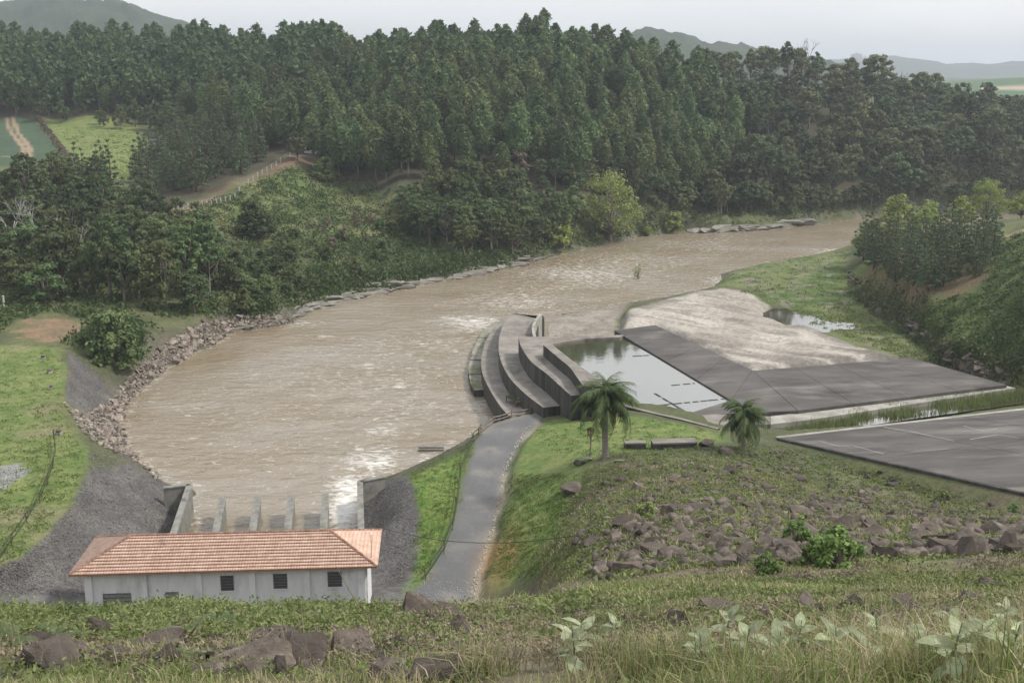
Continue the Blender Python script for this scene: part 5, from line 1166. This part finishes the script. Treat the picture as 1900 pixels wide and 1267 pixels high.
palm(1122, 850, 5.0, 'taller palm with bare grey trunk and drooping fronds on the lawn', 30, 3, 1.62)
palm(1378, 834, 2.6, 'shorter palm with low dense drooping fronds beside the spillway chute', 28, 4, 1.25)
p = gpix([1094], [850])[0]; t = thing('dry_palm', 'slender dry stem standing left of the taller palm', 'palm tree', (p[0], p[1], p[2]-.2))
MB().tube([(0, 0, 0), (.1, 0, 2), (.05, 0, 3.6)], [.09, .07, .05], 6).build('trunk', M['palmtrunk'], t)
for i in range(5): o = obj('dead_frond', FD[0], None, t); o.scale = (.55,)*3; o.location = (.05, 0, 3.5); o.rotation_euler = (0, R(45), i*1.26)
# ------------------------------------------------------------------ shrubs on the rocky slope
for k, (px, py, s, lb) in enumerate(((1555,1052,1.05,'largest bright leafy shrub among the boulders of the rocky slope'),(1480,1012,.9,'bright leafy shrub left above the largest one on the rocky slope'),(1510,1048,.7,'low leafy shrub touching the largest shrub on its left'),(1748,930,.8,'leafy shrub near the corner of the spillway chute'),(1420,1065,.55,'small leafy shrub below the boulders at the foot of the rocky slope'),(1200,960,.7,'dark leafy shrub at the upper left of the rocky slope'),(1390,925,.4,'small shrub in the middle of the rocky slope'),(1880,950,.6,'leafy shrub against the chute side wall at the right edge'))):
    p = gpix([px], [py], 20)[0]; plant('shrub', k, 'shrub', lb, 'shrub', (p[0], p[1], p[2]-.1), s*1.15, k*1.3)
# ------------------------------------------------------------------ foreground
FB = [boulder_mesh('boulder', 700+i, M['stone'], sq) for i, sq in enumerate(((1, .85, .7), (1, .7, .8), (1, .9, .55), (1, .8, .9)))]
def fpix(px, py): return gpix([px], [py], 4.2, 60)[0]
for k, (px, py, s, lb) in enumerate(((298,1200,.62,'upright dark boulder beside the ferns at lower left'),(560,1235,.85,'broad brown boulder in the foreground, left of centre'),(455,1235,.7,'angular brown boulder left of the broad one in the foreground'),(655,1215,.55,'brown boulder right of the broad one in the foreground'),(505,1195,.6,'flat topped boulder behind the broad foreground boulder'),
        (110,1240,.8,'large dark boulder in the lower left corner'),(30,1235,.5,'dark boulder at the left edge of the foreground'),(210,1225,.45,'half buried boulder between the corner boulder and the ferns'),(955,1222,.42,'small brown boulder at the lower centre'),(1028,1166,.36,'small dark boulder among the grass right of the lower centre'),(1560,1252,.42,'brown boulder among broad pale leaves at lower right'),
        (810,1258,.55,'flat boulder at the bottom edge near the centre'),(720,1255,.5,'boulder at the bottom edge right of the broad one'),(1840,1085,.9,'long pale slab of rock at the right edge'),(380,1255,.55,'boulder at the bottom edge below the ferns'),(600,1180,.4,'small boulder in the weeds below the white building'),(1120,1065,1.3,'tilted angular boulder at the left foot of the rocky slope'),(1280,945,1.7,'grey pointed boulder high on the rocky slope'))):
    p = gpix([px], [py], 4.2, 110)[0]; o = obj('boulder', FB[k % 4], None); s *= (1.05 if k < 6 else .8 if k < 16 else .9); o.location = V(p + [0, 0, s*.02]); o.scale = (s*1.25, s, s*.75); o.rotation_euler = (random.uniform(-.3, .3), random.uniform(-.3, .3), k*1.7); tag(o, lb, 'boulder')
q = np.concatenate([gpix(*in_poly(90, [(0,1180),(700,1170),(900,1267),(0,1267)], 101).T, 4.2, 60), gpix(*in_poly(70, [(700,1130),(1900,1090),(1900,1180),(900,1230)], 102).T, 4.2, 60)]); stones(G[1], q, np.clip(gg.lognormal(-1.9, .5, 160), .06, .4)*np.clip(np.hypot(q[:, 0], q[:, 1])/9, .8, 2.), RK, 103, tilt=.4)
q = gpix(*in_poly(46, [(300,1190),(860,1205),(900,1267),(260,1267)], 104).T, 4.2, 60); stones(G[1], q, gg.uniform(.16, .42, 46), RK, 105, tilt=.35, bury=.3)
q = gpix(*in_poly(420, [(985,790),(962,826),(936,880),(929,935),(911,1002),(890,1062),(880,1110),(868,1110),(884,1055),(905,1000),(924,930),(930,878),(955,826),(980,790)], 106).T); joined_stones('stones', q, gg.uniform(.08, .3, 420), RS[:4], mat('pale_road_rubble', (.26, .23, .19), (.46, .42, .36), 2., .9, avar=.3), 107, G[6])
q = gpix(*in_poly(500, [(700,1112),(800,1072),(880,1075),(870,1130),(720,1130)], 108).T); joined_stones('stones', q, gg.uniform(.05, .16, 500), RS[:4], mat('pale_road_gravel', (.24, .23, .22), (.42, .41, .39), 2., .9, avar=.3), 109, G[6])
# grass blades
def blades(name, label, x, y, h, wd, seed, colf, dry=.3, lean=.45, m='grass'):
    g_ = np.random.default_rng(seed); n = len(x); z = gsample(x, y)-.02; a = g_.uniform(0, 6.28, n); s = np.stack([np.cos(a), np.sin(a), 0*a], 1)*wd[:, None]
    ln = g_.normal(0, lean, (n, 2)); b = np.stack([x, y, z], 1); mid = b + np.stack([ln[:, 0]*h*.3, ln[:, 1]*h*.3, h*.6], 1); tip = b + np.stack([ln[:, 0]*h, ln[:, 1]*h, h*(1-.25*np.minimum(1.6, np.hypot(*ln.T)))], 1)
    v = np.stack([b-s, b+s, mid+s*.7, mid-s*.7, tip], 1).reshape(-1, 3); k = np.arange(n)[:, None]*5
    f4 = k+np.array([[0, 1, 2, 3]]); f3 = k+np.array([[3, 2, 4]])
    gr_ = np.array([.20, .255, .085]); yl = np.array([.32, .31, .15]); dr = np.array([.44, .37, .26]); u = g_.random(n)
    t = fbm(x, y, 1.6, 3, 19); mixd = np.clip((t-.42)*3, 0, 1)*.75+.06
    col = np.where((u < mixd*dry*2)[:, None], dr, np.where((u < .55)[:, None], gr_, yl))*g_.uniform(.75, 1.2, (n, 1))
    me = mesh_np(name, v, [f4, f3], False, attrs={'var': np.repeat(g_.random(n), 5)}, cols={'albedo': np.repeat(col, 5, 0)})
    o = obj(name, me, M[m], kind='stuff'); tag(o, label, 'grass'); return o
g_ = np.random.default_rng(120)
n = 62000; rr = 4.3*(26/4.3)**g_.random(n); aa = np.radians(g_.uniform(-30, 30, n)); x, y = rr*np.sin(aa), rr*np.cos(aa)
tuft = fbm(x, y, .9, 3, 33); kp = (tuft > .36) ; x, y, rr, tuft = x[kp], y[kp], rr[kp], tuft[kp]
rightness = sstep(-.1, .35, x/y)
h = g_.uniform(.035, .11, len(x))*(.55+1.3*sstep(.4, .65, tuft))*(1+1.0*rightness*sstep(14, 6, rr)); blades('grass', 'mixed green and dry grass covering the near dam slope', x, y, h, .0028+.0004*rr, 121, None, .5)
n = 52000; rr = 20*(66/20)**g_.random(n); aa = np.radians(g_.uniform(-3, 30, n)); x, y = rr*np.sin(aa), rr*np.cos(aa); tuft = fbm(x, y, 2.2, 3, 34); kp = tuft > .33; x, y, rr, tuft = x[kp], y[kp], rr[kp], tuft[kp]
blades('grass', 'patchy green and dry grass between the near slope and the boulders', x, y, g_.uniform(.07, .20, len(x))*(.6+sstep(.4, .65, tuft)), .006+.0004*rr, 124, None, .28)
n = 46000; rr = 48*(106/48)**g_.random(n); aa = np.radians(g_.uniform(1.5, 29, n)); x, y = rr*np.sin(aa), rr*np.cos(aa); tuft = fbm(x, y, 3.0, 3, 35); kp = (tuft > .40) & (sdist(x, y, CHUTE) > .3) & (sdist(x, y, LAWN_R) > -1) & (sdist(x, y, CHANNEL) > .5); x, y, rr, tuft = x[kp], y[kp], rr[kp], tuft[kp]
blades('grass', 'rough grass growing between the stones of the rocky slope', x, y, g_.uniform(.10, .30, len(x))*(.6+sstep(.4, .65, tuft)), .012+.0003*rr, 125, None, .4)
# tall clumps
cs = [(1330,1262),(1100,1240),(1260,1225),(1700,1262),(1650,1230),(1850,1240),(1780,1190),(1480,1200),(1180,1262),(1890,1265),(1420,1262),(1560,1215),(900,1250),(1640,1265),(1230,1262),(1750,1255)]
X, Y, Hh = [], [], []
for px, py in cs:
    p = fpix(px, py); k = 170; X.append(p[0]+g_.normal(0, .16, k)); Y.append(p[1]+g_.normal(0, .16, k)); Hh.append(g_.uniform(.18, .48, k))
X, Y, Hh = map(np.concatenate, (X, Y, Hh)); blades('grass', 'tall grass clumps at the lower right', X, Y, Hh, np.full(len(X), .0045), 122, None, .25, .5)
n = 420; q = np.concatenate([in_poly(300, [(880,1267),(1900,1267),(1900,1130),(900,1180)], 130), in_poly(120, [(0,1267),(880,1267),(880,1170),(0,1180)], 131)]); q = gpix(*q.T, 4.2, 60)
blades('grass', 'thin dry seed stalks rising from the near slope', q[:, 0], q[:, 1], g_.uniform(.25, .8, n), np.full(n, .0026), 123, None, 2.2, .3)
# leafy weeds of the near slope
def weeds(name, label, poly, n, per, size, high, spread, seed, m):
    g2 = np.random.default_rng(seed); q = gpix(*in_poly(n, poly, seed).T, 4.2, 70); idx_ = np.repeat(np.arange(n), per); d = g2.normal(0, spread*.5, (n*per, 2)); x, y = q[idx_, 0]+d[:, 0], q[idx_, 1]+d[:, 1]
    hh = g2.uniform(.3, 1., n)*high; z = gsample(x, y)+.02+hh[idx_]*g2.random(n*per)*np.exp(-(d**2).sum(1)/spread**2*2)
    v, f, var = leaf_arrays(np.stack([x, y, z], 1), np.stack([d[:, 0], d[:, 1], np.full(n*per, .5)], 1), size, g2, .45, .6)
    o = obj(name, mesh_np(name, v, f, False, attrs={'var': np.clip(.6*np.repeat(g2.random(n)[idx_], 4)+.4*var, 0, 1)}), M[m], kind='stuff'); tag(o, label, 'weeds')
weeds('weeds', 'dense leafy weeds along the edge below the white building', [(-30,1112),(300,1108),(640,1112),(720,1130),(760,1160),(500,1195),(200,1195),(-30,1190)], 1700, 26, .034, .30, .34, 140, 'weeds')
weeds('weeds', 'leafy weeds in the middle of the near slope', [(720,1130),(1900,1085),(1900,1160),(1000,1200),(700,1200)], 700, 18, .038, .22, .32, 141, 'weeds')
weeds('weeds', 'weeds on the ledge between near slope and boulders', [(950,1120),(1100,1085),(1500,1070),(1900,1060),(1900,1100),(1400,1110),(1000,1135)], 800, 18, .06, .2, .5, 144, 'weeds')
weeds('weeds', 'low weeds between the foreground boulders', [(-30,1180),(900,1190),(900,1267),(-30,1267)], 420, 18, .026, .18, .26, 142, 'weeds')
weeds('weeds', 'brown dry weeds on the near slope', [(600,1130),(1900,1090),(1900,1200),(900,1240),(-30,1240),(-30,1180)], 1300, 20, .026, .26, .24, 143, 'drybrush')
weeds('weeds', 'brown dry brush on the rocky slope', RF, 700, 18, .07, .3, .6, 145, 'drybrush')
# ferns
def fern_frond(seed):
    g2 = np.random.default_rng(seed); mb = MB(); n = 9; pts = [Vector((.9*(i/n)-.12*(i/n)**2, 0, .5*(i/n)-.55*(i/n)**2)) for i in range(n+1)]
    mb.tube(pts, [.006*(1-.8*i/n) for i in range(n+1)], 3)
    for i in range(22):
        t = .1+.9*i/22; k = t*n; j = min(n-1, int(k)); p = pts[j].lerp(pts[j+1], k-j); d = (pts[j+1]-pts[j]).normalized(); l_ = .24*(1-t)**.7*min(1, .35+t*4)+.015
        for s in (-1, 1):
            q_ = p + Vector((.25*l_, s*l_, -.12*l_)); mb.add([p-d*.009, p+d*.009, p.lerp(q_, .55)+d*.011, q_, p.lerp(q_, .55)-d*.011], [(0, 1, 2, 3, 4)])
    me = mb.mesh('frond'); a = me.attributes.new('var', 'FLOAT', 'POINT'); a.data.foreach_set('value', g2.random(len(me.vertices)).astype(np.float32)); me.materials.append(M['fern']); return me
FF = [fern_frond(800+i) for i in range(3)]
fl = ['fern at the left edge above the boulders', 'second fern from the left edge', 'fern left of the upright dark boulder', 'fern growing over the upright dark boulder', 'fern right of the upright dark boulder', 'low fern below the upright dark boulder', 'fern behind the boulder group at lower left', 'fern in the weeds right of the fern cluster', 'fern between the second fern and the upright boulder']
for k, (px, py, s) in enumerate(((15,1200,.5),(95,1195,.46),(250,1165,.36),(345,1190,.56),(420,1170,.46),(345,1225,.42),(400,1150,.36),(480,1150,.34),(170,1185,.36))):
    p = fpix(px, py); t = thing('fern', fl[k], 'fern', (p[0], p[1], p[2]-.03), k)
    for i in range(9):
        o = obj('frond', FF[i % 3], None, t); s2 = s*random.uniform(.8, 1.1); o.scale = (s2,)*3; o.rotation_euler = (random.gauss(0, .15), R(random.uniform(-30, 5)), i*.70+random.gauss(0, .15)); o.location = (0, 0, .03)
# broad pale leaves
def broad_leaf(seed):
    g2 = np.random.default_rng(seed); n = 7; vs, fs = [], []
    for i in range(n+1):
        t = i/n; w_ = .30*math.sin(PI*min(1, t**.75))**.8*(1 if t < .97 else .2); z = .18*t-.42*t*t
        vs += [(t, -w_, z+.10*w_+g2.normal(0, .008)), (t, 0, z-.03), (t, w_, z+.10*w_+g2.normal(0, .008))]
    for i in range(n):
        a = i*3; fs += [(a, a+3, a+4, a+1), (a+1, a+4, a+5, a+2)]
    me = MB().add(vs, fs).mesh('leaf', True); a = me.attributes.new('var', 'FLOAT', 'POINT'); a.data.foreach_set('value', np.full(len(me.vertices), g2.random(), np.float32)); me.materials.append(M['paleleaf']); return me
BL = [broad_leaf(820+i) for i in range(4)]
bl = [(1060,1245,'broad leaved plant at the bottom below the left pale one'),(1300,1250,'broad leaved plant at the bottom left of the boulder among leaves'),(1610,1250,'broad leaved plant right beside the lower right boulder'),(1880,1250,'broad leaved plant in the bottom right corner'),(1350,1190,'broad leaved plant in the grass left of the upturned pale one'),(1440,1240,'broad leaved plant below the upturned pale one'),(1620,1200,'broad leaved plant in the grass right of the lower right boulder'),(1860,1175,'broad leaved plant near the right edge above the others'),(1720,1245,'broad leaved plant in the tall grass at lower right'),(1080,1215,'broad leaved pale plant left of the tall grass clumps'),(1385,1225,'broad leaved pale plant with upturned leaves right of centre'),(1480,1205,'broad leaved plant next to the upturned pale one on its right'),(1545,1225,'broad leaved pale plant above the brown boulder at lower right'),(1760,1185,'broad leaved pale plant with a spiky upright leaf at right'),(1820,1240,'broad leaved plant with round pale leaves at lower right'),(1895,1205,'broad leaved plant cut by the right edge'),(1770,1262,'broad leaved plant at the bottom right'),(1690,1225,'broad leaved plant left of the spiky one at right'),(1140,1185,'small broad leaved plant behind the left pale one')]
for k, (px, py, lb) in enumerate(bl):
    p = fpix(px, py); t = thing('broad_leaved_plant', lb, 'plant', (p[0], p[1], p[2]-.03), k)
    hs = random.uniform(.22, .36); st_ = MB().tube([(0, 0, 0), (.02, 0, hs*.6), (.0, .02, hs+.05)], [.007, .006, .004], 5).build('stem', M['paleleaf'], t)
    for i in range(10):
        e = i/10; o = obj('leaf', BL[i % 4], None, t); s2 = random.uniform(.17, .27)*(1-.3*e); o.scale = (s2, s2*random.uniform(.7, 1), s2); o.location = (0, 0, hs*(.35+.65*e)); o.rotation_euler = (random.gauss(0, .25), R(15-65*e)+random.gauss(0, .15), i*2.399)
# bare twig before the house wall
p = fpix(690, 1150); t = thing('dry_stalk', 'bare dark stalk leaning left in front of the white wall', 'twig', (p[0], p[1], p[2]-.05)); d_ = np.linalg.norm(p-[0, 0, CAMZ])
MB().tube([(0, 0, 0), (-.025*d_*.4, 0, .022*d_*.6), (-78/F*d_, .05*d_, 62/F*d_+.03*d_*.0)], [.012, .009, .004], 5).build('stem', M['post'], t)
print('rocks and foreground done')
# ------------------------------------------------------------------ far hills
def far_hill(prof, d0, dw, seed, m, bump, sc):
    px = np.arange(prof[0][0], prof[-1][0], 4.); py = np.interp(px, [p[0] for p in prof], [p[1] for p in prof])
    zt = np.array([atd(a, b, d0)[2] for a, b in zip(px, py)]); k = np.linspace(-1, 1, 40); vs = []
    X = np.zeros((len(k), len(px))); Y = X.copy(); Z = X.copy()
    for i, t in enumerate(k):
        d = d0+dw*t; X[i] = (px-950)/F*d; Y[i] = d; Z[i] = 5 + (zt-5)*(math.cos(t*PI/2)**1.2)
    ends = sstep(0, 12, np.arange(len(px)))*sstep(0, 12, np.arange(len(px))[::-1]); Z = 5+(Z-5)*ends[None]
    Z += (fbm(X, Y, sc, 4, seed)-.5)*bump + np.maximum(0, fbm(X, Y*.05, sc*.35, 3, seed+9)-.45)*bump*.6
    ii = np.arange(X.size).reshape(X.shape); q = np.stack([ii[:-1, :-1], ii[:-1, 1:], ii[1:, 1:], ii[1:, :-1]], -1).reshape(-1, 4)
    return obj('hill', mesh_np('hill', np.stack([X.ravel(), Y.ravel(), Z.ravel()], 1), q, False), m, kind='structure')
far_hill([(-420,60),(-200,28),(0,16),(90,3),(180,0),(255,6),(300,24),(420,60),(520,120)], 1600, 420, 3, M['far'], 18, 26)
far_hill([(1000,130),(1120,78),(1190,56),(1240,60),(1290,80),(1350,87),(1420,98),(1500,112),(1600,135)], 1500, 380, 4, M['far'], 16, 26)
far_hill([(1380,140),(1480,116),(1560,112),(1640,107),(1700,115),(1760,123),(1850,116),(1960,112),(2150,110),(2400,120)], 4800, 800, 5, M['far'], 26, 110)
# ------------------------------------------------------------------ the hazy air
hm = bpy.data.materials.new('hazy_air'); hm.use_nodes = True; t = hm.node_tree; t.nodes.clear()
pv = t.nodes.new('ShaderNodeVolumePrincipled'); pv.inputs['Color'].default_value = (.84, .91, 1.0, 1); pv.inputs['Density'].default_value = 2.5e-4; pv.inputs['Anisotropy'].default_value = .45
ou = t.nodes.new('ShaderNodeOutputMaterial'); t.links.new(pv.outputs[0], ou.inputs['Volume'])
hb = MB().box(-6400, 6400, -6400, 6400, -40, 165).build('haze', hm, kind='stuff')
